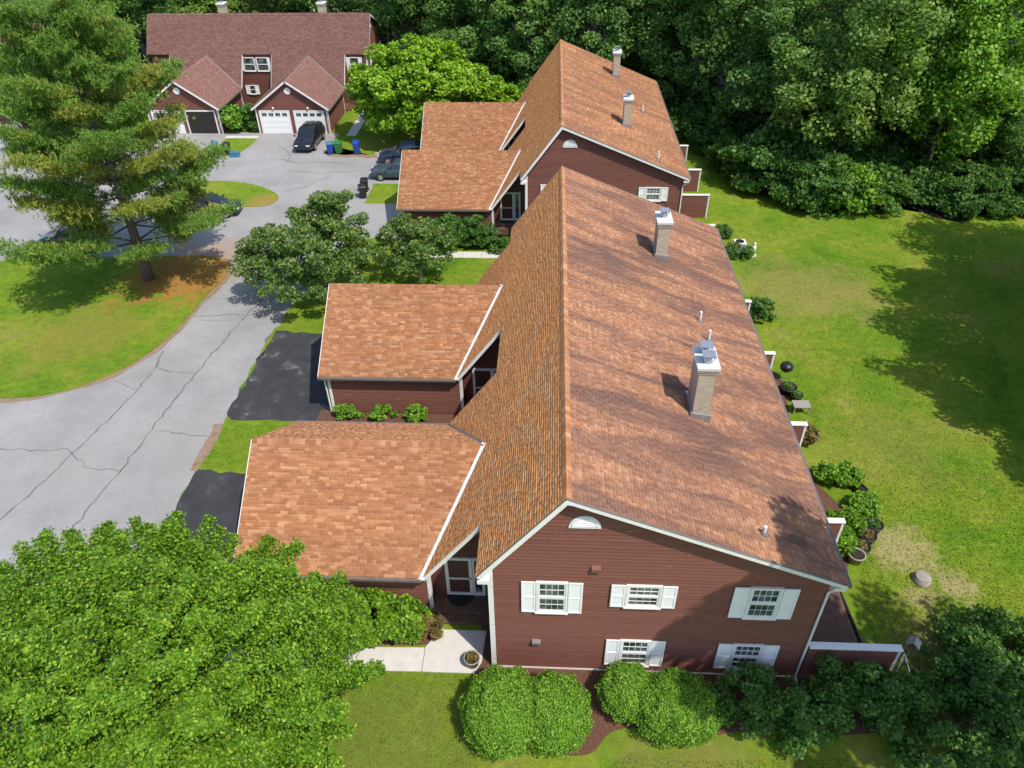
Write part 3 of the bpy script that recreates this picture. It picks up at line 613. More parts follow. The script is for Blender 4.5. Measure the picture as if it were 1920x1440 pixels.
    q = MB(); q.box(W+e2, W+e2+.11, -o, L+o, Zrt-.13, Zrt-.02); q.build('gutter', M['gutter'], roof)
    # cornice return, corner board, sill line, downspout
    q = MB(); q.box(-e+.03, .05, -o+.0, .02, Zl-.36, Zl-.20); q.box(-e+.03, .05, -.06, .02, Zl-.37, Zl-.05); q.build('cornice_return', M['white'], root); bx1('cornice_return', M['white'], root, W-.02, W+e2-.02, -o+.0, .02, Zrt-.30, Zrt-.16)
    q = MB(); q.box(-.035, .13, -.035, .1, base, zl(0)-.34); q.build('corner_board', M['white'], root)
    q = MB(); q.box(.14, W-.05, -.045, 0, max(base, -.05), .08); q.build('sill_board', M['white'], root)
    q = MB(); q.tube([(W+e2+.05, -.18, Zrt-.12), (W+.1, -.1, Zrt-.5), (W-.02, -.075, Zrt-.65), (W-.02, -.075, .15), (W-.02, -.35, .05)], .042, 8); q.build('downspout', M['white'], root)
    # ---- gable windows etc.
    for (x0, z0, w_, h, sh) in front_wins: window(root, (x0, 0, z0), (1, 0, 0), (0, -1, 0), w_, h, sh)
    for (y0, z0, w_, h, sh) in left_wins: window(root, (0, y0, z0), (0, -1, 0), (-1, 0, 0), w_, h, sh, False)
    q = MB(); pts = [(2.81+.46*math.cos(math.pi*i/16), Zr-1.46+.5*math.sin(math.pi*i/16)) for i in range(17)]; q.prism(pts, -.06, .0, lambda x, z, y: (x, y, z)); hv = q.build('half_round_vent', M['white'], root)
    q = MB(); pts2 = [(2.81+.36*math.cos(math.pi*i/16), Zr-1.40+.38*math.sin(math.pi*i/16)) for i in range(17)]
    for i in range(16): q.bar((pts2[i][0], -.07, pts2[i][1]), (pts2[i+1][0], -.07, pts2[i+1][1]), .03, .03, (0, 1, 0))
    for i in range(5): z = Zr-1.37+i*.07; hwid = .36*math.sqrt(max(0, 1-((z-Zr+1.40)/.38)**2)); q.box(2.81-hwid, 2.81+hwid, -.075, -.058, z, z+.018)
    q.build('louvre', M['shutter'], hv)
    for (x, z, c) in vents:
        q = MB(); q.prism([(-.14, z-.10), (-.14, z+.02), (0, z+.12), (0, z-.10)], x-.14, x+.14, lambda y, z_, x_: (x_, y, z_)); q.build('vent_hood', M[c], root)
    for (x, y, w_, dp, zt, pots) in chims:
        zb = zr_(x+w_)-.4; q = MB(); q.box(x, x+w_, y, y+dp, zb, zt-.30); q.box(x-.03, x+w_+.03, y-.03, y+dp+.03, zt-.30, zt-.20); q.box(x-.06, x+w_+.06, y-.06, y+dp+.06, zt-.20, zt-.1); ch = q.build('chimney', M['brick'], root)
        q = MB(); q.box(x-.09, x+w_+.09, y-.09, y+dp+.09, zt-.1, zt); q.build('chimney_cap', M['concrete_cap'], ch)
        q = MB(); q.prism([(x-.07, zr_(x-.07)+.02), (x+w_+.07, zr_(x+w_+.07)+.02), (x+w_+.07, zr_(x+w_+.07)+.30), (x-.07, zr_(x-.07)+.13)], y-.07, y+dp+.07, lambda a, z, yy_: (a, yy_, z)); q.build('flashing', M['metal'], ch)
        for k in range(pots):
            yc = y+dp*(k+.5)/pots; xc = x+w_/2
            q = MB(); q.lathe([(.12, 0), (.12, .22), (.10, .22)], (xc, yc, zt), 12); q.build('flue', M['metal'], ch)
            q = MB(); q.box(xc-.21, xc+.21, yc-.21, yc+.21, zt+.30, zt+.34)
            for sx in (-1, 1):
                for sy in (-1, 1): q.bar((xc+sx*.1, yc+sy*.1, zt+.05), (xc+sx*.18, yc+sy*.18, zt+.31), .025, .025)
            q.build('flue_cap', M['metal'], ch)
    for (x, y, hh) in pipes:
        z0 = zr_(x); q = MB(); q.tube([(x, y, z0-.05), (x, y, z0+hh)], .055, 10); vp = q.build('vent_pipe', M['white'], root)
        q = MB(); q.lathe([(.17, 0), (.13, .08), (.07, .14)], (x, y, z0-.03), 12); q.build('pipe_boot', M['gutter'], vp)
    return root

FW = [(1.52, 3.33, .84, 1.36, .44), (4.26, 3.74, .95, .92, .44), (7.96, 3.38, .84, 1.34, .46), (4.28, .52, .88, 1.28, .44), (7.93, .54, .86, 1.24, .46)]
house('town_house', (0, 0, 0), 0, PA, ('tan', 'lit_gold', 'rose'), 'nearest red-brown town house with long tan shingle roof and two attached garages', 1, FW, [(3.23, 5.46, 'siding'), (1.48, 1.61, 'gutter')], [(8.13, .72, .32), (7.95, 12.05, .45), (8.1, 10.7, .5)], [(6.60, 5.32, .56, 1.1, 8.98, 2), (6.52, 16.45, .52, 1.0, 8.7, 1)])
PB = dict(PA, L=20.55, gs=[(5.4, -9.0), (16.1, -8.9)], base=-.1+0.0)
house('town_house', (.078, 32.37, -1.113), 0, PB, ('tan', 'lit_gold', 'amber'), 'middle red-brown town house behind the nearest one, orange-tan roof with two chimneys', 0, [(7.88, 3.75, .9, .8, .42), (1.5, 3.4, .84, 1.3, .44)], [], [(8.35, 9.9, .5), (8.55, .8, .55)], [(6.5, 4.8, .52, .8, 8.75, 1), (6.5, 16.5, .52, .9, 8.75, 1)])
PC = dict(PA, L=21.7, Zr=8.2, Xr=2.25, e=.15, Zl=8.2-1.332*2.4, Zrt=4.8, hw=3.65, Zge=2.35, Zgr=4.9, gs=[(5.77, -8.45), (16.05, -8.45)], base=-.9)
house('town_house', (-16.58, 62.88, -1.0), math.pi/2, PC, ('brown', 'brown', 'brown'), 'brown-roofed town house at the back left with white double garage doors', 0, [(1.5, 3.3, .84, 1.3, .44), (5.5, 3.3, .84, 1.3, .44)], [], [], [(2.45, 4.2, .9, .65, 9.1, 1), (2.45, 14.2, .9, .65, 9.1, 1)], [(11.05, 3.5, 1.0, 1.15, .22), (12.4, 3.5, 1.0, 1.15, .16), (12.35, 1.25, .5, .75, .35), (1.7, 3.5, .8, 1.15, .3), (1.7, 1.2, .8, 1.0, .3)], (1, 0))

# ------------------------------------------------------------------ vegetation
def unit(rng, n_):
    v = rng.normal(size=(n_, 3)); return v/np.linalg.norm(v, axis=1, keepdims=True)
def leaves(C, out, size, rng, upb=.55, outb=.45, asp=.42, fold=.10, rnd=.8):
    n_ = len(C); N = unit(rng, n_)*rnd+out*outb+np.array([0, 0, upb]); N /= np.linalg.norm(N, axis=1, keepdims=True)+1e-9
    T = np.cross(N, unit(rng, n_)); T /= np.linalg.norm(T, axis=1, keepdims=True)+1e-9; B = np.cross(N, T)
    s = size[:, None] if hasattr(size, 'shape') else np.full((n_, 1), size); s = s*rng.uniform(.6, 1.45, (n_, 1))
    P = np.stack([C-T*s*.5, C+B*s*asp-N*s*fold, C+T*s*.5, C-B*s*asp-N*s*fold], 1).reshape(-1, 3)
    return P, np.arange(n_*4).reshape(-1, 4)
def needles(C, D, rng, per=7, ln=.22, wd=.03, spread=.75):
    n_ = len(C); Cr = np.repeat(C, per, 0); Dr = np.repeat(D, per, 0)+unit(rng, n_*per)*spread; Dr /= np.linalg.norm(Dr, axis=1, keepdims=True)
    s = np.cross(Dr, np.array([0, 0, 1.0])+unit(rng, n_*per)*.45); s /= np.linalg.norm(s, axis=1, keepdims=True)+1e-9; L = ln*rng.uniform(.7, 1.25, (n_*per, 1))
    P = np.stack([Cr-s*wd*.5, Cr+s*wd*.5, Cr+Dr*L+s*wd*.3, Cr+Dr*L-s*wd*.3], 1).reshape(-1, 3)
    return P, np.arange(n_*per*4).reshape(-1, 4)
def ell_points(rng, n_, c, ax, shell=.55):
    d = unit(rng, n_); r_ = rng.uniform(shell, 1, (n_, 1))**.6
    return c+d*r_*ax, d
def crown_clumps(rng, n_, c, rad, zmin=-.75, jit=.16, inner=.35):
    """clump centres over an ellipsoid, a share of them inside"""
    out = []
    while len(out) < n_:
        d = unit(rng, 1)[0]
        if d[2] < zmin: continue
        f = rng.uniform(.45, .8) if rng.random() < inner else rng.uniform(.82, 1+jit)
        out.append((np.array(c)+d*np.array(rad)*f, d))
    return out
def make_crown(rng, clumps, per, csize, lsize, flat=.6, upb=.55, outb=.35, rnd=.8, asp=.42):
    Cs, Os = [], []
    for (c, d) in clumps:
        k = rng.uniform(.7, 1.35); n_ = int(per*k*k)
        p_, o_ = ell_points(rng, n_, c, np.array([csize, csize, csize*flat])*k, .3); Cs.append(p_); Os.append(o_*.6+d*.6)
    C = np.concatenate(Cs); O = np.concatenate(Os); O /= np.linalg.norm(O, axis=1, keepdims=True)+1e-9
    return leaves(C, O, lsize, rng, upb, outb, asp, rnd=rnd)
def trunk_mesh(rng, h, r0, clumps, zsplit, nb=14, lean=(0, 0), base=-.3):
    b_ = MB(); top = Vector((lean[0], lean[1], h)); pts = []; rad = []
    for i in range(8):
        t_ = i/7; pts.append(Vector((lean[0]*t_*t_+rng.normal(0, .06)*(i > 0), lean[1]*t_*t_+rng.normal(0, .06)*(i > 0), base+(h-base)*t_))); rad.append(r0*(1.25 if i == 0 else (1-t_*.85)))
    b_.tube(pts, rad, 9)
    idx = rng.choice(len(clumps), min(nb, len(clumps)), replace=False)
    for i in idx:
        c = Vector(clumps[i][0]); t_ = min(.95, max(zsplit/h, (c.z-.35*math.hypot(c.x, c.y))/h)); a = Vector((lean[0]*t_*t_, lean[1]*t_*t_, base+(h-base)*t_))
        mid = a.lerp(c, .5)+Vector((0, 0, -.06*(c-a).length)); r1 = r0*(1-t_*.8)*.5
        b_.tube([a, mid, c], [r1, r1*.6, r1*.2], 6)
    return b_
def tree_thing(name, loc, label, cat, crown_me, trunk_me, rz=0, sc=1.0, group=None, crown_name='crown'):
    o = empty(name, loc, rz); o.scale = (sc, sc, sc) if not isinstance(sc, tuple) else sc
    tag(o, label, cat, group)
    if trunk_me is not None: link('trunk', trunk_me, o)
    link(crown_name, crown_me, o); return o
def to_me(b_, name, m_):
    o = b_.build(name, m_, None, True); me = o.data; bpy.data.objects.remove(o); return me

# big bright tree, bottom left
rng = np.random.default_rng(11)
def spray_tree(rng, c, rad, nb, per, lsize, base_z, name, m_):
    """boughs radiating from the stem, leaves in drooping sprays along each"""
    Cs, Os, tips = [], [], []
    for i in range(nb):
        d = unit(rng, 1)[0]
        while d[2] < -.25: d = unit(rng, 1)[0]
        f = rng.uniform(.70, 1.05) if i % 8 else rng.uniform(.42, .7); tip = np.array(c)+d*np.array(rad)*f
        root_ = np.array([0, 0, max(base_z, c[2]-rad[2]*.7+d[2]*rad[2]*.5)]); dirv = tip-root_; L = np.linalg.norm(dirv); dirv /= L
        side = np.cross(dirv, [0, 0, 1]); side /= np.linalg.norm(side)+1e-9; upv = np.cross(side, dirv)
        k = rng.uniform(.8, 1.25); n_ = int(per*k)
        t_ = 1-np.abs(rng.normal(0, .17, n_)); a = rng.normal(0, 1, n_)*(.13+.75*(1-t_))*k*.75; b2 = rng.normal(0, .10, n_)
        p_ = root_+dirv*(t_*L*1.02)[:, None]+side*a[:, None]+upv*(b2-.12*a*a)[:, None]; p_[:, 2] -= .35*t_**2*abs(1-d[2])
        ok = np.linalg.norm((p_-np.array(c))/np.array(rad), axis=1) > .25
        Cs.append(p_[ok]); Os.append(np.tile(d, (ok.sum(), 1))); tips.append((root_+dirv*L*.72-np.array([0, 0, .25]), d))
    P, F = leaves(np.concatenate(Cs), np.concatenate(Os), lsize, rng, .7, .3, .32)
    return npmesh(name, P, F, m_), tips
me, tips = spray_tree(rng, (0, 0, 4.0), (6.9, 5.3, 3.2), 470, 900, .098, 1.4, 'crown', M['leaf_bright'])
tree_thing('leafy_tree', (-10.0, -3.15, 0), 'large bright green leafy tree filling the lower left corner', 'tree', me, to_me(trunk_mesh(rng, 5.0, .24, tips, 1.2, 26), 'trunk', M['bark']))
# round maple at the back
rng = np.random.default_rng(12)
cl = crown_clumps(rng, 190, (0, 0, 4.5), (5.35, 4.9, 3.7), -.6, .10)
P, F = make_crown(rng, cl, 210, .85, .27, .7, .8, .35, .7)
tree_thing('maple_tree', (-10.0, 53.6, -1), 'round bright lime-green maple between the brown-roofed and tan-roofed houses', 'tree', npmesh('crown', P, F, M['leaf_maple']), to_me(trunk_mesh(rng, 6, .22, cl, 1.2, 24), 'trunk', M['bark']))
rng = np.random.default_rng(13)
cl = crown_clumps(rng, 60, (0, 0, 2.2), (2.6, 2.2, 1.9), -.6, .15); P, F = make_crown(rng, cl, 90, .6, .3, .7)
tree_thing('sapling', (-4.2, 57.2, -1), 'small bright green sapling at the edge of the wood beside the far tan garage', 'tree', npmesh('crown', P, F, M['leaf_maple']), to_me(trunk_mesh(rng, 3, .09, cl, .6, 12), 'trunk', M['bark']))
# crab apples
rng = np.random.default_rng(14)
for (x, y, c, rad, nb, lab) in ((-12.75, 24.9, (0, 0, 2.85), (3.3, 3.1, 2.25), 165, 'broad dark green crabapple tree beside the road behind the second garage'), (-6.5, 27.3, (0, 0, 2.4), (2.05, 2.0, 1.5), 65, 'smaller dark green crabapple tree on the lawn between the two tan-roofed houses')):
    cl = crown_clumps(rng, nb, c, rad, -.55, .25)
    if nb > 100: cl += crown_clumps(rng, 45, (1.3, 1.4, 4.4), (1.7, 1.7, 1.6), -.5, .25)
    P, F = make_crown(rng, cl, 130, .5, .16, .6, .55, .3)
    tree_thing('crabapple_tree', (x, y, g(y)), lab, 'tree', npmesh('crown', P, F, M['leaf_crab']), to_me(trunk_mesh(rng, c[2]+.6, .13, cl, .9, 26), 'trunk', M['barkpale']), group='crabapple trees')
# white pine
rng = np.random.default_rng(16)
H = 16.3; Cs, Ds, Co, Do = [], [], [], []; tb = MB(); pts = []; rad = []
for i in range(12):
    t_ = i/11; pts.append((.25*math.sin(t_*5)*t_, .2*math.sin(t_*4+1)*t_, -.3+H*t_)); rad.append(.34*(1-t_*.93)*(1.25 if i == 0 else 1))
tb.tube(pts, rad, 10)
z = 2.7
while z < H-.4:
    t_ = z/H; Lb = 7.2*(1-((t_-.25)/.78)**2*.84)*rng.uniform(.78, 1.0) if t_ > .25 else 6.6; nb = rng.integers(4, 6) if t_ < .85 else 4; a0 = rng.uniform(0, 6.28)
    for k in range(nb):
        a = a0+6.283*k/nb+rng.normal(0, .18); L = max(.8, Lb*rng.uniform(.62, 1.08)); rise = rng.uniform(-.02, .22)+.5*(t_**2); d = np.array([math.cos(a), math.sin(a), 0]); side = np.array([-d[1], d[0], 0])
        f = lambda s_: np.array([.25*math.sin(t_*5)*t_, 0, z])+d*(L*s_)+np.array([0, 0, L*(rise*s_+.10*s_*s_-.06*math.sin(s_*3.1))])
        old = rng.random() < (.62 if t_ < .45 else (.3 if t_ < .7 else .05))
        tb.tube([f(0), f(.35), f(.7), f(1)], [.075*(1-t_*.6), .055*(1-t_*.6), .035, .012], 6)
        npl = int(L*5.2)+4
        for q in range(npl):
            s_ = rng.uniform(.30, 1.02)**.8; wid = (.28+.24*L*(1-abs(s_-.68)*1.1)); off = rng.normal(0, .45)*wid; c = f(s_)+side*off+np.array([0, 0, .10+rng.normal(0, .07)-.05*abs(off)])
            n_ = rng.integers(20, 36); pp = c+rng.normal(0, 1, (n_, 3))*np.array([.31, .31, .12]); dd = np.tile(d*.5+np.array([0, 0, .35])+side*np.sign(off)*.3, (n_, 1))
            if rng.random() < (.85 if old else .06): Co.append(pp); Do.append(dd)
            else: Cs.append(pp); Ds.append(dd)
    z += rng.uniform(.75, 1.15)*(1.1 if t_ < .6 else .8)
pine = empty('pine_tree', (-24.2, 27.0, g(27)+.03)); tag(pine, 'tall white pine with layered yellow-green boughs on the grass island', 'tree')
link('trunk', to_me(tb, 'trunk', M['bark']), pine)
P, F = needles(np.concatenate(Cs), np.concatenate(Ds), rng, 8, .19, .042); link('crown', npmesh('crown', P, F, M['needle']), pine)
P, F = needles(np.concatenate(Co), np.concatenate(Do), rng, 8, .19, .042); o = link('yellow_boughs', npmesh('yellow_boughs', P, F, M['needle_old']), pine); o['label'] = 'yellowing older needles'  # boughs of older, yellower needles, commoner low on the tree

# clipped round bushes
def bush(name, loc, label, lobes, per, lsize, m_, cat='shrub', seed=1, group=None, csize=.32, outb=.6, shell=.88, flat=.9):
    rng = np.random.default_rng(seed); Ps, Os = [], []
    for (c, rad) in lobes:
        n_ = int(per*rad[0]*rad[1]); d = unit(rng, n_); d[:, 2] = np.where(d[:, 2] < -.35, -d[:, 2], d[:, 2])
        lump = 1+.06*np.sin(d[:, 0]*9+c[0]*3)*np.sin(d[:, 1]*8+1)+.05*np.sin(d[:, 2]*11+d[:, 0]*7)+.04*np.sin(d[:, 0]*23+d[:, 1]*19)*np.sin(d[:, 2]*21+2)
        p_ = np.array(c)+d*np.array(rad)*(rng.uniform(shell-.16, 1.03, n_)**.5*lump)[:, None]; Ps.append(p_); Os.append(d)
    P, F = leaves(np.concatenate(Ps), np.concatenate(Os), lsize, rng, .35, outb, .40, rnd=.75)
    P = P[:]; 
    o = empty(name, loc); tag(o, label, cat, group); link('foliage', npmesh('foliage', P, F, m_), o)
    s_ = MB()
    for (c, rad) in lobes:
        for k in range(5):
            a = rng.uniform(0, 6.28); s_.tube([(c[0]*.6, c[1]*.6, -.1), (c[0]+math.cos(a)*rad[0]*.3, c[1]+math.sin(a)*rad[1]*.3, c[2]*.6), (c[0]+math.cos(a)*rad[0]*.6, c[1]+math.sin(a)*rad[1]*.6, c[2]+rad[2]*.3)], [.04, .03, .012], 5)
    link('stems', to_me(s_, 'stems', M['bark']), o)
    return o
bush('round_bush', (1.2, -2.0, 0), 'larger clipped round green bush with two lobes at the left of the gable wall', [((-.75, -.05, .78), (1.28, 1.42, .95)), ((.85, .0, .72), (1.18, 1.3, .88))], 15000, .058, M['leaf_bush'], seed=21, group='clipped round bushes')
bush('round_bush', (5.4, -1.6, 0), 'smaller clipped round green bush with a notch, under the lower gable windows', [((-.95, .45, .6), (.95, .95, .8)), ((.55, -.05, .68), (1.4, 1.2, .88))], 15000, .058, M['leaf_bush'], seed=22, group='clipped round bushes')
# dark shrubs at the lower right
def loose(name, loc, label, c, rad, nb, per, lsize, m_, cat='shrub', seed=1, group=None, csize=.45, flat=.7, upb=.5):
    rng = np.random.default_rng(seed); cl = crown_clumps(rng, nb, c, rad, -.7, .2); P, F = make_crown(rng, cl, per, csize, lsize, flat, upb)
    o = empty(name, loc); tag(o, label, cat, group); link('foliage', npmesh('foliage', P, F, m_), o); link('stems', to_me(trunk_mesh(rng, c[2]*1.2, .05, cl, .1, 14), 'stems', M['bark']), o); return o
loose('dark_shrub', (8.3, -1.25, 0), 'dark green loose shrub beside the smaller clipped bush under the gable', (0, 0, .7), (1.05, .9, .7), 45, 110, .10, M['leaf_shrub'], seed=31, csize=.28)
loose('dark_shrub', (9.9, -1.75, 0), 'dark green shrub in the middle of the shaded front bed below the downspout', (0, 0, .75), (1.15, 1.0, .75), 50, 110, .10, M['leaf_shrub'], seed=32, csize=.28)
loose('dark_shrub', (11.9, -.95, 0), 'dark green shrub in front of the long white-capped privacy wall', (0, 0, .85), (1.4, .9, .95), 65, 110, .10, M['leaf_shrub'], seed=33, csize=.3)
loose('dark_shrub', (14.6, -1.9, 0), 'big dark shaded shrub in the lower right corner', (0, 0, .75), (2.1, 1.7, .8), 90, 120, .12, M['leaf_shrub'], seed=34, csize=.36)
loose('dark_shrub', (17.3, .7, 0), 'shaded shrub at the right edge above the corner shrub', (0, 0, .6), (1.8, 1.5, .65), 80, 120, .12, M['leaf_shrub'], seed=35, csize=.36)
loose('dark_shrub', (15.6, -.2, 0), 'low dark ground shrub between the two corner shrubs on the right', (0, 0, .5), (1.5, 1.0, .55), 45, 110, .11, M['leaf_shrub'], seed=36, csize=.32)
# bed by the nearest garage
loose('broadleaf_shrub', (-4.55, 1.25, 0), 'bright broadleaf shrub hedge in front of the nearest garage wall', (0, 0, .72), (1.9, .68, .66), 90, 190, .14, M['leaf_bright'], seed=41, csize=.34)
loose('broadleaf_shrub', (-7.3, 1.25, 0), 'bright broadleaf shrub under the big tree beside the nearest garage', (0, 0, .7), (1.4, .6, .6), 50, 130, .16, M['leaf_bush'], seed=42, csize=.34)
loose('azalea', (-2.35, 1.25, 0), 'small variegated red and yellow shrub at the porch corner', (0, 0, .38), (.42, .4, .36), 22, 80, .08, M['leaf_red'], seed=43, csize=.16)
for i, x in enumerate((-7.9, -6.1, -4.55)):
    loose('garden_plant', (x, 12.95, g(12.95)), ['leftmost of the three small green plants along the second garage wall', 'middle of the three small green plants along the second garage wall', 'rightmost of the three small green plants along the second garage wall'][i], (0, 0, .32), (.62-.08*i, .38, .32), 22, 70, .13, M['leaf_bush'], 'plant', 50+i, 'plants along the second garage', .18)
loose('hedge_shrub', (-4.3, 32.6, -1), 'large green shrub against the middle house garage wall', (0, 0, 1.05), (1.9, .85, 1.0), 80, 110, .17, M['leaf_shrub'], seed=55, csize=.36)
loose('hedge_shrub', (-1.8, 32.0, -1), 'low leafy shrub beside the middle house porch', (0, 0, .45), (1.0, .6, .45), 30, 80, .14, M['leaf_shrub'], seed=56, csize=.3)
loose('hedge_shrub', (-28.1, 55.4, -1), 'left one of two green shrubs between the brown-roofed garages', (0, 0, 1.15), (1.0, .9, 1.2), 50, 90, .2, M['leaf_bush'], seed=57, csize=.36)
loose('hedge_shrub', (-26.6, 55.6, -1), 'right one of two green shrubs between the brown-roofed garages', (0, 0, 1.2), (.75, .8, 1.25), 45, 90, .2, M['leaf_shrub'], seed=58, csize=.34)
# garden along the right side of the nearest house
for i, (x, y, r_, h, mk, lab) in enumerate([
        (14.2, 9.3, .85, .55, 'leaf_bush', 'leafy garden plant mound by the lawn near the black planter box'), (14.9, 7.7, .55, .5, 'leaf_bush', 'leafy garden plant at the lawn edge above the black pots'),
        (13.9, 6.6, .7, .45, 'leaf_bright', 'pale green garden plant between the black pots and the fourth wall'), (13.4, 5.6, .5, .4, 'leaf_bright', 'small pale garden plant beside the near white-capped side wall'),
        (13.9, 22.9, .75, .9, 'leaf_shrub', 'green shrub hugging the house side beyond the third side wall'), (14.3, 31.4, .8, .55, 'leaf_shrub', 'low shrub by the white statue near the middle house'),
        (13.7, 34.2, .6, .6, 'leaf_shrub', 'small dark shrub at the far end of the nearest house side'), (13.6, 11.9, .5, .5, 'leaf_red', 'reddish garden plant behind the second side wall')]):
    loose('garden_plant', (x, y, g(y)), lab, (0, 0, h*.7), (r_, r_*.8, h*.7), int(30*r_)+12, 70, .13, M[mk], 'plant', 70+i, 'garden plants along the house side', .22)

# ---- woodland prototypes
PRO = []
def proto(seed, h, rad, zc, m_, nb, per, cs, ls, trunk_r=.22):
    rng = np.random.default_rng(seed); cl = []
    for (c, r_, k) in zc: cl += crown_clumps(rng, k, c, r_, -.8, .22, .3)
    P, F = make_crown(rng, cl, per, cs, ls, .72, .8, .3, .8)
    PRO.append((npmesh('crown', P, F, m_), to_me(trunk_mesh(rng, h*.92, trunk_r, cl, h*.25, 26), 'trunk', M['bark'])))
proto(101, 18, 4.5, [((0, 0, 12), (4.3, 4.3, 6), 85), ((1.5, -.8, 7), (3.6, 3.6, 3), 35)], M['leaf_forest'], 0, 165, 1.2, .27)
proto(102, 16, 5, [((0, 0, 10.5), (4.9, 4.6, 5), 90), ((-1.5, .5, 6), (4, 4, 2.6), 35)], M['leaf_forest'], 0, 165, 1.2, .27)
proto(103, 20, 4, [((0, 0, 13.5), (3.9, 4.2, 6.4), 85), ((.5, .5, 7.5), (3.2, 3.2, 3), 30)], M['leaf_forest2'], 0, 165, 1.15, .27)
proto(104, 15, 4.5, [((.8, 0, 10), (4, 4.2, 4.8), 70), ((-2, -1, 7), (3, 3, 3), 35), ((1, 1.5, 5), (3.5, 3, 2), 25)], M['leaf_forest2'], 0, 165, 1.2, .27)
proto(105, 13, 3.5, [((0, 0, 7.6), (3.4, 3.4, 5.4), 90)], M['leaf_forest'], 0, 150, 1.0, .25)
proto(106, 14, 4.2, [((0, 0, 8.6), (4.2, 4.4, 5.2), 150)], M['leaf_bush'], 0, 150, 1.1, .25)
SH = []
for sd, mk in ((111, 'leaf_shrub'), (112, 'leaf_shrub'), (113, 'leaf_bush')):
    rng = np.random.default_rng(sd); cl = crown_clumps(rng, 60, (0, 0, 1.5), (1.9, 1.8, 1.5), -.8, .25); P, F = make_crown(rng, cl, 85, .6, .24, .65)
    SH.append((npmesh('foliage', P, F, M[mk]), to_me(trunk_mesh(rng, 2.2, .06, cl, .2, 14), 'stems', M['bark'])))
def wood(spots, where, name, cat, group, protos, small=False):
    spots = sorted(spots); rr = random.Random(len(where)*7+len(spots))
    for i, (x, y, k, sc) in enumerate(spots):
        cm, tm = protos[k]
        lab = '%s %s, %s from the left' % ('leafy shrub' if small else 'tall leafy tree', where, ORD[i])
        o = tree_thing(name, (x, y, g(y)-.05), lab, cat, cm, None, rr.uniform(0, 6.28), (sc, sc, sc*rr.uniform(.92, 1.08)), group, 'foliage' if small else 'crown')
        link('stems' if small else 'trunk', tm, o)
rr = random.Random(5)
J = lambda a: rr.uniform(-a, a)
back_left = [(-58+i*5.6+J(1.2), 79+J(1.6)+(i % 2)*3, rr.choice((0, 1, 2, 3)), rr.uniform(.9, 1.12)) for i in range(9)]
wood(back_left, 'in the wood behind the brown-roofed house', 'forest_tree', 'tree', 'woodland trees', PRO)
wood([(-43.8, 73, 1, .95), (-48, 72.5, 0, 1.0), (-40.8, 57.5, 5, .72), (-43.3, 50.3, 5, .62), (-55, 72, 1, .9)], 'at the far left edge beyond the pine', 'forest_tree', 'tree', 'woodland trees', PRO)
wood([(-13.5, 70, 0, .95), (-9, 74, 2, 1.0), (-4.5, 70.5, 1, 1.0), (-.5, 64.5, 4, 1.0), (3.5, 66.5, 2, .95), (-8, 66, 4, .85)], 'in the dark wood above the round lime-green maple', 'forest_tree', 'tree', 'woodland trees', PRO)
wood([(7, 62.5, 0, .95), (11.5, 64.5, 1, 1.0), (13.5, 58.5, 4, .9), (17.5, 55.5, 0, 1.0), (15, 68, 2, 1.05), (21, 60, 3, 1.05), (19, 71, 1, 1.0), (24.5, 68, 0, 1.05), (12, 74, 3, 1.0)], 'in the wood above the middle house roof', 'forest_tree', 'tree', 'woodland trees', PRO)
wood([(19.5, 47.5, 4, .95), (23.5, 43.5, 3, 1.0), (22.5, 52, 1, 1.02), (27.5, 47, 2, .98), (31.2, 44.0, 5, 1.05), (31, 52, 0, 1.1), (36.0, 42.5, 4, .6), (43.5, 50, 0, .9), (44, 58, 2, 1.1), (37, 62, 1, 1.1), (48, 48, 1, .9)], 'in the wood along the right lawn', 'forest_tree', 'tree', 'woodland trees', PRO)
us = [(15.6, 50.2), (16.8, 47), (18, 44), (19.2, 41.5), (20.6, 39.9), (22.6, 39.6), (24.4, 39.2), (26.3, 39.5), (28.2, 41), (29.8, 40.4), (31.6, 38.6), (33.6, 38.4), (35.6, 39.5), (37.8, 39.9), (40.5, 38.8), (21.5, 42), (25.5, 42), (33, 41.5)]
wood([(x+J(.4), y+J(.4), 2 if i == 6 else rr.choice((0, 1)), rr.uniform(.75, 1.15)) for i, (x, y) in enumerate(us)], 'on the wood edge beside the right lawn', 'understory_shrub', 'shrub', 'wood edge shrubs', SH, True)
wood([(-12.5, 62, 0, 1.1), (-8.5, 60.5, 1, 1.1), (-1.5, 59.8, 0, 1.), (2.5, 60.5, 1, 1.1), (6.5, 58.6, 0, 1.0), (10.5, 58.8, 1, 1.1), (14.4, 54, 0, 1.05), (15.2, 57, 1, 1.2)], 'at the foot of the wood behind the middle house', 'understory_shrub', 'shrub', 'wood edge shrubs', SH, True)
rng = np.random.default_rng(141); cl = crown_clumps(rng, 70, (0, 0, 19), (3.6, 3.6, 4), -.9, .2); P, F = make_crown(rng, cl, 90, .9, .4, .6)
tree_thing('bare_trunk_tree', (37.3, 46.3, -1), 'tall tree with a long bare grey trunk at the upper right', 'tree', npmesh('crown', P, F, M['leaf_forest']), to_me(trunk_mesh(rng, 19, .26, cl, 14, 16), 'trunk', M['barkpale']))
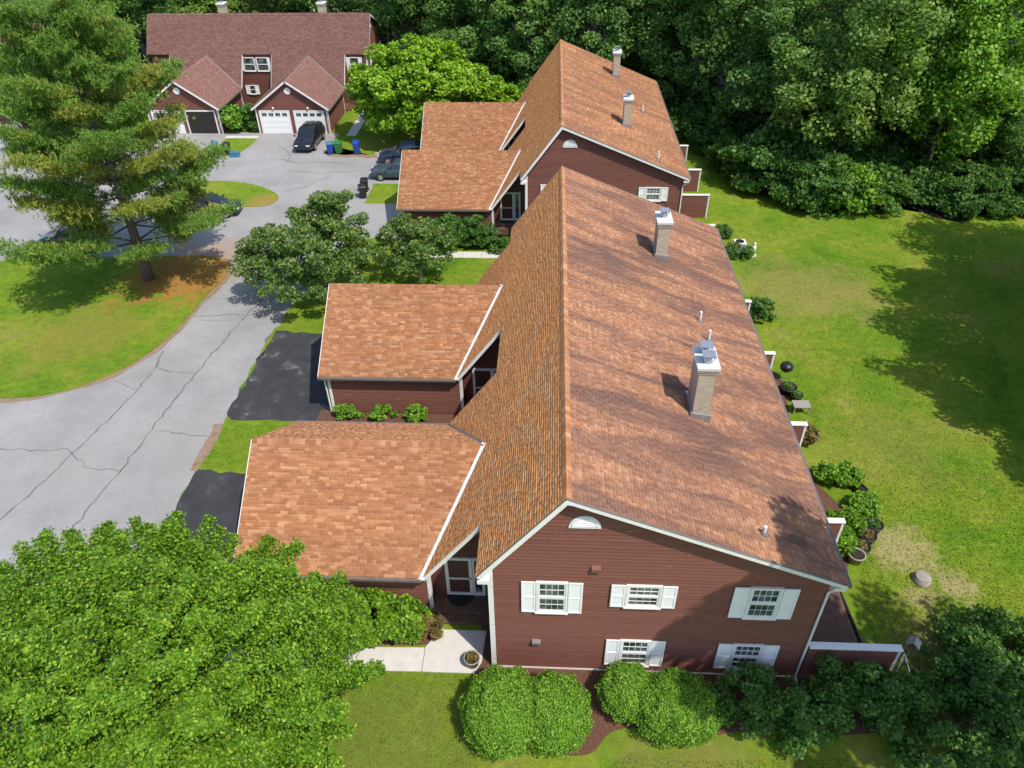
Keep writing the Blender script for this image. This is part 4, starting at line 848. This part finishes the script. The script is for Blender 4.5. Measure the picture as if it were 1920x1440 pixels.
# trees just outside the right side of the frame: their shadows lie on lawn and gable
wood([(28, 12.0, 0, .75), (31, 17.5, 1, .85), (33, 22.5, 3, .9), (29, 6.5, 4, .85), (36, 28, 1, .85)], 'on the lawn right of the picture edge', 'lawn_tree', 'tree', 'trees shading the right lawn', PRO)
rng = np.random.default_rng(131); cl = crown_clumps(rng, 90, (0, 0, 13.2), (3.2, 3.0, 5.0), -.9, .12); P, F = make_crown(rng, cl, 190, .85, .26, .6)
tree_thing('shade_tree', (15.2, -5.2, 0), 'tall narrow tree at the lower right edge shading the gable corner', 'tree', npmesh('crown', P, F, M['leaf_shrub']), to_me(trunk_mesh(rng, 16, .2, cl, 6, 30), 'trunk', M['bark']))

rng = np.random.default_rng(132); cl = crown_clumps(rng, 42, (0, 0, 9.5), (3.4, 3.2, 4.6), -.9, .15); P, F = make_crown(rng, cl, 120, .8, .26, .6)
tree_thing('shade_tree', (20.8, -5.2, 0), 'broad tree right of the picture edge shading the lower right shrubs', 'tree', npmesh('crown', P, F, M['leaf_shrub']), to_me(trunk_mesh(rng, 12, .2, cl, 4, 30), 'trunk', M['bark']))
# more undergrowth inside the wood
ug = [(18.5+i*2.9+J(.8), 44.5+J(1.2)+(i % 3)*1.6, rr.choice((0, 1)), rr.uniform(1.1, 1.5)) for i in range(8)]+[(17.5+i*3.6+J(1), 52+J(2), rr.choice((0, 1)), rr.uniform(1.3, 1.7)) for i in range(7)]
wood(ug, 'deep inside the wood on the right', 'understory_shrub', 'shrub', 'wood edge shrubs', SH, True)
wood([(-14+i*3.1+J(.8), 65.5+J(1.2), rr.choice((0, 1)), rr.uniform(1.3, 1.7)) for i in range(10)], 'deep inside the wood above the middle house', 'understory_shrub', 'shrub', 'wood edge shrubs', SH, True)

# ------------------------------------------------------------------ neighbouring house at the left edge
PD = dict(PC, L=15.0, gs=[(5.77, -8.45)])
house('town_house', (-43.4, 58.9, -1.0), math.pi/2, PD, ('brown', 'brown', 'brown'), 'red-brown house with white trim peeking out at the far left edge behind the pine', 0, [], [], [], [], [(1.7, 3.5, .8, 1.15, .3)])

# ------------------------------------------------------------------ privacy walls on the garden side
def privacy_wall(x0, x1, y, zt, label, zb):
    root = empty('privacy_wall', (x0, y, zb)); tag(root, label, 'wall', 'white-capped privacy walls'); h = zt-zb; L = x1-x0
    q = MB(); q.box(0, L, 0, .10, -.2, h-.03); core = q.build('panel', M['wall'], root)
    clap(core, (0, 0, 0), (1, 0, 0), (0, -1, 0), (.05, h-.04), lambda z: (.005, L-.07))
    q = MB(); q.box(-.0, L+.06, -.07, .17, h-.03, h+.035); q.build('cap', M['white'], root, bevel=.006)
    q = MB(); q.box(L-.06, L+.03, -.035, .135, -.2, h-.032); q.build('end_post', M['white'], root)
for y, x1, lab in ((.0, 13.2, 'longest white-capped red-brown wall jutting from the gable corner on the lower right'), (5.4, 13.0, 'white-capped wall end beside the black pots, first past the gable corner wall'), (11.0, 13.05, 'white-capped wall end second past the gable corner wall, right of the near chimney'), (16.65, 13.0, 'white-capped wall end third past the gable corner wall, above the black grill'), (22.0, 12.95, 'white-capped wall end at the far end of the nearest house')):
    privacy_wall(10.22 if y else 10.3, x1, y, 1.75+g(y), lab, g(y))
for y, x1, lab in ((32.5, 12.75, 'small white-capped wall end at the near corner of the middle house'), (37.4, 13.2, 'wide red-brown wall with white cap beside the middle house gable'), (42.1, 13.3, 'second white-capped wall beside the middle house, in shade'), (47.2, 13.0, 'farthest white-capped wall beside the middle house')):
    privacy_wall(10.3, x1, y, .75, lab, -1.0)
# wooden terrace between the first two walls
root = empty('terrace', (10.25, .2, 0)); tag(root, 'dark brown board terrace beside the gable corner downspout', 'deck')
for k in range(17):
    q = MB(); q.box(k*.142, k*.142+.134, 0, 5.1, .02, .14); q.build('board', M['wood'], root)
q = MB(); q.box(0, 2.4, .05, 5.05, -.1, .018); q.build('joists', M['wood'], root)
q = MB(); q.tube([(12.85, .6, .06), (12.8, 2.0, .06), (12.7, 3.6, .06), (12.78, 4.9, .06)], .06, 8); tag(q.build('drain_pipe', M['plastic_black'], None, True), 'black flexible drain pipe lying along the terrace edge', 'pipe')

# ------------------------------------------------------------------ pots and garden things
def pot(loc, r_, h, m_, label, plant=None, seed=0, group=None, name='plant_pot'):
    root = empty(name, loc); tag(root, label, 'pot', group)
    q = MB(); q.lathe([(r_*.78, 0), (r_*.95, h*.85), (r_*1.06, h*.86), (r_*1.06, h), (r_*.92, h), (r_*.9, h*.86)], (0, 0, 0), 18); q.build('body', m_, root, True)
    q = MB(); q.lathe([(r_*.9, 0), (r_*.9, .01)], (0, 0, h*.86), 18); q.build('soil', M['litter'], root)
    if plant:
        rng = np.random.default_rng(seed); p_, d = ell_points(rng, 160, np.array([0, 0, h+.05]), np.array([r_*.75, r_*.75, .14]), .2); P, F = leaves(p_, d, .09, rng); link('plant', npmesh('plant', P, F, plant), root)
for i, (x, y) in enumerate(((14.92, 6.6), (14.47, 6.02), (14.05, 5.45))):
    pot((x, y, 0), .34, .36, M['plastic_black'], ['black round plant pot farthest from the gable in the row of three', 'black round plant pot in the middle of the row of three', 'black round plant pot nearest the grey pot in the row of three'][i], M['leaf_red'] if i else M['leaf_shrub'], 200+i, 'black pots in a row')
pot((13.72, 5.0, 0), .32, .42, M['terracotta'], 'pale grey round pot at the near end of the black pots', None)
pot((-.72, .02, 0), .27, .42, M['terracotta'], 'round stone planter with a pale rim at the walkway corner', M['leaf_red'], 210)
pot((13.75, 15.7, g(15.7)), .4, .4, M['plastic_black'], 'dark planter with leafy plant beside the black grill', M['leaf_shrub'], 211)
pot((14.0, 15.1, g(15)), .3, .35, M['plastic_black'], 'small dark planter nearest the second side wall', M['leaf_shrub'], 212)
# rectangular planter
root = empty('planter_box', (14.95, 8.95, 0), math.radians(116)); tag(root, 'long black planter box on the lawn edge', 'planter')
q = MB()
for a in ((-.5, .5, -.2, -.16), (-.5, .5, .16, .2), (-.5, -.46, -.16, .16), (.46, .5, -.16, .16)): q.box(*a, 0, .3)
q.box(-.46, .46, -.16, .16, 0, .02); q.build('body', M['plastic_black'], root); q = MB(); q.box(-.455, .455, -.155, .155, .021, .24); q.build('soil', M['litter'], root)
# kettle grill
root = empty('kettle_grill', (13.85, 16.75+.1, g(16.8))); tag(root, 'round black kettle grill beside the third side wall', 'grill')
q = MB(); q.lathe([(.05, .55), (.22, .60), (.31, .72), (.32, .80)], (0, 0, 0), 18); q.build('bowl', M['plastic_black'], root, True)
q = MB(); q.lathe([(.33, .80), (.31, .92), (.2, 1.02), (.04, 1.05)], (0, 0, 0), 18); q.build('lid', M['darkmetal'], root, True)
for k in range(3): a = 2.09*k; q = MB(); q.tube([(.15*math.cos(a), .15*math.sin(a), .62), (.34*math.cos(a), .34*math.sin(a), .0)], .015, 6); q.build('leg', M['metal'], root)
# garden bench-like pale slab and white box
root = empty('garden_table', (13.95, 14.15, g(14.1))); tag(root, 'small pale garden table between the planters and the second side wall', 'table')
q = MB(); q.box(-.4, .4, -.28, .28, .42, .46); q.build('top', M['terracotta'], root)
for sx in (-1, 1):
    for sy in (-1, 1): q = MB(); q.box(sx*.34-.025, sx*.34+.025, sy*.22-.025, sy*.22+.025, 0, .418); q.build('leg', M['terracotta'], root)
# stump
q = MB(); q.lathe([(.40, -.05), (.31, .08), (.28, .26), (.26, .28)], (15.95, 4.15, 0), 16); o = q.build('tree_stump', M['barkpale'], None, True); tag(o, 'round grey cut tree stump on the dry patch of lawn', 'stump')
# statue and grey box by the far corner
root = empty('garden_statue', (15.4, 31.5, g(31.5))); tag(root, 'small white garden statue on the lawn', 'statue')
q = MB(); q.box(-.18, .18, -.18, .18, 0, .16); q.build('plinth', M['white'], root)
q = MB(); q.lathe([(.13, .16), (.16, .3), (.1, .5), (.14, .62), (.12, .74), (.05, .8), (.085, .88), (.08, .97), (.02, 1.02)], (0, 0, 0), 14); q.build('figure', M['white'], root, True)
root = empty('air_conditioner', (14.55, 32.1, -1)); tag(root, 'grey boxy air conditioner unit beside the nearest house far corner', 'air conditioner')
q = MB(); q.box(-.4, .4, -.35, .35, .05, .8); q.build('casing', M['concrete_cap'], root, bevel=.02)
q = MB(); q.lathe([(.27, .801), (.28, .82), (.05, .83)], (0, 0, 0), 16); q.build('fan_grille', M['darkmetal'], root)
for k in range(5): q = MB(); q.box(-.36, .36, -.362, -.352, .16+k*.12, .22+k*.12); q.build('louvre', M['gutter'], root)
# birdhouse and stakes at the end of the long wall
root = empty('birdhouse', (13.72, .28, 0), math.radians(-35)); tag(root, 'small wooden birdhouse on a pole past the end of the long white-capped wall', 'birdhouse')
q = MB(); q.tube([(0, 0, -.1), (0, 0, 1.5)], .022, 8); q.build('pole', M['metal'], root)
q = MB(); q.box(-.13, .13, -.12, .12, 1.5, 1.72); q.build('box', M['wood'], root)
q = MB(); q.prism([(-.2, 1.71), (0, 1.86), (.2, 1.71), (.2, 1.74), (0, 1.90), (-.2, 1.74)], -.17, .17, lambda x, z, y: (x, y, z)); q.build('roof', M['barkpale'], root)
q = MB(); q.tube([(13.28, -.12, 1.72), (14.05, -.42, -.05)], .016, 6); tag(q.build('garden_stake', M['white']), 'right one of two thin pale stakes leaning on the end of the long wall', 'stake', 'leaning stakes')
q = MB(); q.tube([(13.26, -.13, 1.70), (13.15, -.5, -.05)], .016, 6); tag(q.build('garden_stake', M['white']), 'left one of two thin pale stakes leaning on the end of the long wall', 'stake', 'leaning stakes')
# white post near the crabapples
root = empty('white_post', (-10.2, 26.9, g(26.9))); tag(root, 'thin white post standing between the two crabapple trees', 'post')
q = MB(); q.tube([(0, 0, -.1), (0, 0, 2.1)], .045, 8); q.build('pole', M['white'], root); q = MB(); q.lathe([(.06, 2.1), (.1, 2.13), (.1, 2.3), (.02, 2.38)], (0, 0, 0), 10); q.build('lantern', M['white'], root)

# ------------------------------------------------------------------ wheeled bins
def bin_(loc, rz, m_, lidm, label, h=1.05, group='wheeled bins'):
    root = empty('wheeled_bin', loc, rz); tag(root, label, 'bin', group); w0, w1 = .23, .29
    q = MB(); q.add([(-w0, -w0*1.1, .04), (w0, -w0*1.1, .04), (w0, w0*1.1, .04), (-w0, w0*1.1, .04), (-w1, -w1*1.15, h*.9), (w1, -w1*1.15, h*.9), (w1, w1*1.15, h*.9), (-w1, w1*1.15, h*.9)], [(0, 3, 2, 1), (4, 5, 6, 7), (0, 1, 5, 4), (1, 2, 6, 5), (2, 3, 7, 6), (3, 0, 4, 7)]); q.build('body', m_, root, bevel=.03)
    q = MB(); q.add([(-w1-.03, -w1*1.25, h*.9), (w1+.03, -w1*1.25, h*.9), (w1+.03, w1*1.25, h*.92), (-w1-.03, w1*1.25, h*.92), (-w1*.8, -w1*1.0, h*.97), (w1*.8, -w1*1.0, h*.97), (w1*.8, w1*1.1, h), (-w1*.8, w1*1.1, h)], [(0, 3, 2, 1), (4, 5, 6, 7), (0, 1, 5, 4), (1, 2, 6, 5), (2, 3, 7, 6), (3, 0, 4, 7)]); q.build('lid', lidm, root, bevel=.02)
    q = MB(); q.tube([(-.22, w1*1.3, h*.93), (.22, w1*1.3, h*.93)], .02, 8); q.build('handle', M['plastic_black'], root)
    for s_ in (-1, 1): q = MB(); q.tube([(s_*.22, .27, .1), (s_*.28, .27, .1)], .1, 12); q.build('wheel', M['tyre'], root)
bin_((-17.75, 49.7, -1), .2, M['blue_bin'], M['teal_bin'], 'blue wheeled bin with pale lid, left of the green one near the black SUV')
bin_((-17.05, 49.85, -1), -.1, M['green_bin'], M['green_bin'], 'green wheeled bin beside the blue one near the black SUV')
bin_((-15.4, 49.7, -1), .1, M['blue_bin'], M['blue_bin'], 'bright blue wheeled bin standing alone beside the round maple', 1.15)
bin_((-12.95, 40.5, -1), .3, M['plastic_black'], M['plastic_black'], 'black wheeled bin on the grass corner in front of the slate car')
bin_((-13.05, 41.7, -1), .1, M['darkmetal'], M['plastic_black'], 'dark grey wheeled bin close to the nose of the slate car')
bin_((-28.05, 49.6, -1), .2, M['green_bin'], M['teal_bin'], 'green wheeled bin on the grass strip by the brown-roofed garage')
bin_((-26.95, 49.4, -1), .0, M['plastic_black'], M['plastic_black'], 'black wheeled bin on the grass strip by the brown-roofed garage')
root = empty('recycling_crate', (-26.1, 48.95, -1)); tag(root, 'blue-grey recycling crate on the driveway beside the black bin', 'crate')
q = MB()
for a in ((-.38, .38, -.26, -.22), (-.38, .38, .22, .26), (-.38, -.34, -.22, .22), (.34, .38, -.22, .22)): q.box(*a, 0, .38)
q.box(-.34, .34, -.22, .22, 0, .03); q.build('tub', M['teal_bin'], root); q = MB(); q.box(-.4, .4, -.28, .28, .385, .42); q.build('rim', M['teal_bin'], root)

# ------------------------------------------------------------------ cars
def car(loc, rz, m_, label, suv=True, L=4.7, Wd=1.86, H=1.68, group='parked cars'):
    """nose toward local +x"""
    root = empty('parked_car', loc, rz); tag(root, label, 'car', group); hw = Wd/2; zb = .98 if suv else .88; hl = L/2
    # stations: x, z_low, z_belt, half width, z_top, half width at top
    St = [(-hl, .45, zb-.12, hw*.80, zb-.08, hw*.66), (-hl+.10, .30, zb, hw*.93, zb+.04, hw*.76)]
    if suv: St += [(-hl+.22, .25, zb+.02, hw*.98, H-.28, hw*.70), (-hl+.55, .22, zb+.02, hw, H-.03, hw*.74), (-.35, .2, zb+.01, hw, H, hw*.76), (.35, .2, zb, hw, H-.03, hw*.75)]
    else: St += [(-hl+.65, .25, zb+.02, hw*.98, zb+.10, hw*.74), (-hl+1.35, .22, zb+.01, hw, H-.05, hw*.68), (-.2, .2, zb, hw, H, hw*.71), (.3, .2, zb, hw, H-.04, hw*.70)]
    St += [(1.02 if suv else 1.08, .2, zb-.02, hw, zb+.05, hw*.80), (1.5, .22, zb-.06, hw*.99, zb+.02, hw*.80), (hl-.28, .25, zb-.14, hw*.94, zb-.08, hw*.74), (hl-.04, .32, zb-.3, hw*.84, zb-.26, hw*.66), (hl, .42, zb-.42, hw*.78, zb-.38, hw*.6)]
    rings = []
    for (x, zl_, zbe, h, zt, ht) in St:
        half = [(0, zl_), (h*.86, zl_), (h*.97, zl_+.14), (h, (zl_+zbe)/2), (h*.97, zbe-.03), (h*.92, zbe), (ht+(.0 if zt-zbe < .2 else .03), zt-.06 if zt-zbe > .2 else (zt+zbe)/2), (ht*.82, zt), (0, zt+.012)]
        rings.append([(x, y, z) for y, z in half]+[(x, -y, z) for y, z in half[-2:0:-1]])
    q = MB(); k = len(rings[0])
    for r_ in rings: q.v += r_
    for i in range(len(rings)-1):
        for j in range(k): q.f.append((i*k+j, i*k+(j+1) % k, (i+1)*k+(j+1) % k, (i+1)*k+j))
    q.f.append(tuple(range(k))); q.f.append(tuple((len(rings)-1)*k+j for j in range(k)))
    body = q.build('body', m_, root, True)
    md = body.modifiers.new('s', 'SUBSURF'); md.levels = 1; md.render_levels = 1
    V = lambda i, j: Vector(rings[i][j])
    ci = [2, 3, 4, 5, 6] if suv else [2, 3, 4, 5, 6]
    for s_ in (1, -1):                       # side windows between belt and roof edge
        jj = (5, 6) if s_ > 0 else (k-5, k-6)
        for n_, (a, b_) in enumerate(((3, 4), (4, 5), (5, 6)) if suv else ((3, 4), (4, 5), (5, 6))):
            A, B, Cc, Dd = V(a, jj[0]), V(b_, jj[0]), V(b_, jj[1]), V(a, jj[1])
            lo, hi = .16, .86; e0, e1 = .05, .95
            if b_ == 6: e1 = .62
            pt = lambda u, v: (A.lerp(B, u)).lerp(Dd.lerp(Cc, u), v)+Vector((0, s_*.012, .004))
            w_ = MB(); w_.add([pt(e0, lo), pt(e1, lo), pt(e1, hi if b_ != 6 else .75), pt(e0, hi)]+[pt(e0, lo)-Vector((0, s_*.03, 0)), pt(e1, lo)-Vector((0, s_*.03, 0)), pt(e1, hi if b_ != 6 else .75)-Vector((0, s_*.03, 0)), pt(e0, hi)-Vector((0, s_*.03, 0))], [(0, 1, 2, 3), (7, 6, 5, 4), (0, 4, 5, 1), (1, 5, 6, 2), (2, 6, 7, 3), (3, 7, 4, 0)]); w_.build('side_window', M['carglass'], root)
    def screen(a, b_, nm, lo, hi):
        A, B = V(a, 6), V(a, k-6); Cc, Dd = V(b_, k-6), V(b_, 6)
        nrm = (B-A).cross(Dd-A).normalized(); nrm = nrm if nrm.z > 0 else -nrm
        pt = lambda u, v: (A.lerp(B, u)).lerp(Dd.lerp(Cc, u), v)
        w_ = MB(); v = []
        for off in (.045, -.02):
            for (u, vv) in ((.05, lo), (.95, lo), (.93, hi), (.07, hi)): v.append(pt(u, vv)+nrm*off)
        w_.add(v, [(0, 1, 2, 3), (7, 6, 5, 4), (0, 4, 5, 1), (1, 5, 6, 2), (2, 6, 7, 3), (3, 7, 4, 0)]); w_.build(nm, M['carglass'], root)
    screen(6, 5, 'windscreen', .1, .9)
    if suv: screen(1, 3, 'rear_window', .25, .8)
    else: screen(2, 3, 'rear_window', .12, .9)
    for sx in (-1, 1):
        for sy in (-1, 1):
            wx, wy = sx*L*.295+.02, sy*(hw-.10); w_ = MB(); R_ = .35 if suv else .32; pr = [(R_*.62, -.11), (R_*.97, -.11), (R_, -.07), (R_, .07), (R_*.97, .11), (R_*.62, .11)]
            o_ = len(w_.v)
            for (r2, yy_) in pr:
                for j in range(18): a = 6.2832*j/18; w_.v.append((wx+r2*math.cos(a), wy+yy_, R_+r2*math.sin(a)))
            for i in range(len(pr)-1):
                for j in range(18): w_.f.append((i*18+j, i*18+(j+1) % 18, (i+1)*18+(j+1) % 18, (i+1)*18+j))
            tw = w_.build('wheel', M['tyre'], root)
            r3 = MB(); r3.tube([(wx, wy-.09, R_), (wx, wy+.115*1, R_)] if sy > 0 else [(wx, wy+.09, R_), (wx, wy-.115, R_)], R_*.62, 14); r3.build('rim', M['rim'], tw)
    for s_ in (-1, 1):
        q = MB(); q.box(hl-.22, hl-.02, s_*hw*.55-.14, s_*hw*.55+.14, zb-.34, zb-.24); q.build('headlight', M['lamp'], root, bevel=.02)
        q = MB(); q.box(-hl-.005, -hl+.1, s_*hw*.66-.08, s_*hw*.66+.08, zb-.25, zb-.02); q.build('tail_light', M['lamp_red'], root, bevel=.02)
        q = MB(); q.box(.78, .92, s_*(hw+.09)-.09, s_*(hw+.09)+.09, zb+.04, zb+.18); q.build('mirror', m_, root, bevel=.03)
    q = MB(); q.box(hl-.03, hl+.02, -.32, .32, .5, .6); q.build('grille', M['plastic_black'], root)
    return root
car((-20.15, 51.9, -.99), math.radians(-92), M['paint_black'], 'black SUV parked nose out before the white garage doors')
car((-10.75, 44.6, -.99), math.pi, M['paint_slate'], 'slate-blue sedan half hidden by the middle house garage roof, nearer of two', False, 4.7, 1.82, 1.46)
car((-10.7, 47.9, -.99), math.pi, M['paint_navy'], 'dark navy SUV half hidden by the middle house garage roof, farther of two')
car((-24.0, 37.4, -.99), math.radians(4), M['paint_black'], 'black sedan beside the oval grass island, partly behind pine boughs', False, 4.75, 1.84, 1.47)
car((-31.6, 31.9, -.97), math.radians(177), M['paint_black'], 'black SUV behind the grass island under the pine')
car((-34.5, 44.5, -.99), math.radians(20), M['paint_white'], 'white car glimpsed through the pine boughs', False, 4.6, 1.82, 1.46)

# ------------------------------------------------------------------ grass blades over the nearer lawns
rng = np.random.default_rng(99)
def inpoly(x, y, poly):
    r_ = np.zeros(len(x), bool); n_ = len(poly)
    for i in range(n_):
        (x0, y0), (x1, y1) = poly[i], poly[(i+1) % n_]; c = ((y0 > y) != (y1 > y)) & (x < (x1-x0)*(y-y0)/(y1-y0+1e-12)+x0); r_ ^= c
    return r_
def grass(poly, dens, dz, hgt):
    xs = [p_[0] for p_ in poly]; ys = [p_[1] for p_ in poly]; n_ = int((max(xs)-min(xs))*(max(ys)-min(ys))*dens)
    x = rng.uniform(min(xs), max(xs), n_); y = rng.uniform(min(ys), max(ys), n_); ok = inpoly(x, y, poly); x, y = x[ok], y[ok]
    z = -np.clip((y-12)/20, 0, 1)+dz; n_ = len(x); C = np.stack([x, y, z], 1); a = rng.uniform(0, 6.28, n_); h = hgt*rng.uniform(.5, 1.4, n_)
    ln = rng.uniform(.2, 1.0, n_)*h; S_ = np.stack([np.cos(a), np.sin(a), a*0], 1); T = np.stack([-np.sin(a)*ln, np.cos(a)*ln, h], 1); wd = rng.uniform(.010, .022, n_)[:, None]
    return np.stack([C-S_*wd, C+S_*wd, C+T], 1).reshape(-1, 3)
lp = [([(-9.2, -6.5), (.2, -6.5), (-.6, -.4), (-9.2, -.42)], 260, 0, .06), ([(.0, -6.5), (15, -6.5), (12, -2.7), (6.4, -3.0), (4.4, -2.9), (3, -3.6), (.5, -3.9)], 260, 0, .06),
      ([(13.3, -2), (19, -3), (23, 10), (14.9, 10), (14.9, 8.2), (15.2, 6.8), (13.6, 4.2), (13.3, 2)], 210, 0, .07), ([(14.3, 10), (23, 10), (26, 20), (14.5, 20)], 150, 0, .06), ([(14.2, 20), (26, 20), (31, 34), (27, 38), (20, 38), (14, 36)], 90, 0, .06),
      (isl, 60, .05, .06), ([(-13.9, 9.2), (-9.2, 9.2), (-9.2, 12.2), (-13.6, 12.2)], 250, 0, .06), ([(-13.8, 21), (-9, 21), (-1, 21.5), (-.5, 30.5), (-12.6, 30.5)], 100, 0, .06)]
P = np.concatenate([grass(*a) for a in lp]); o = link('grass', npmesh('grass', P, np.arange(len(P)).reshape(-1, 3), M['blade'])); tag(o, 'short mown grass blades over the lawns', 'grass', kind='stuff')
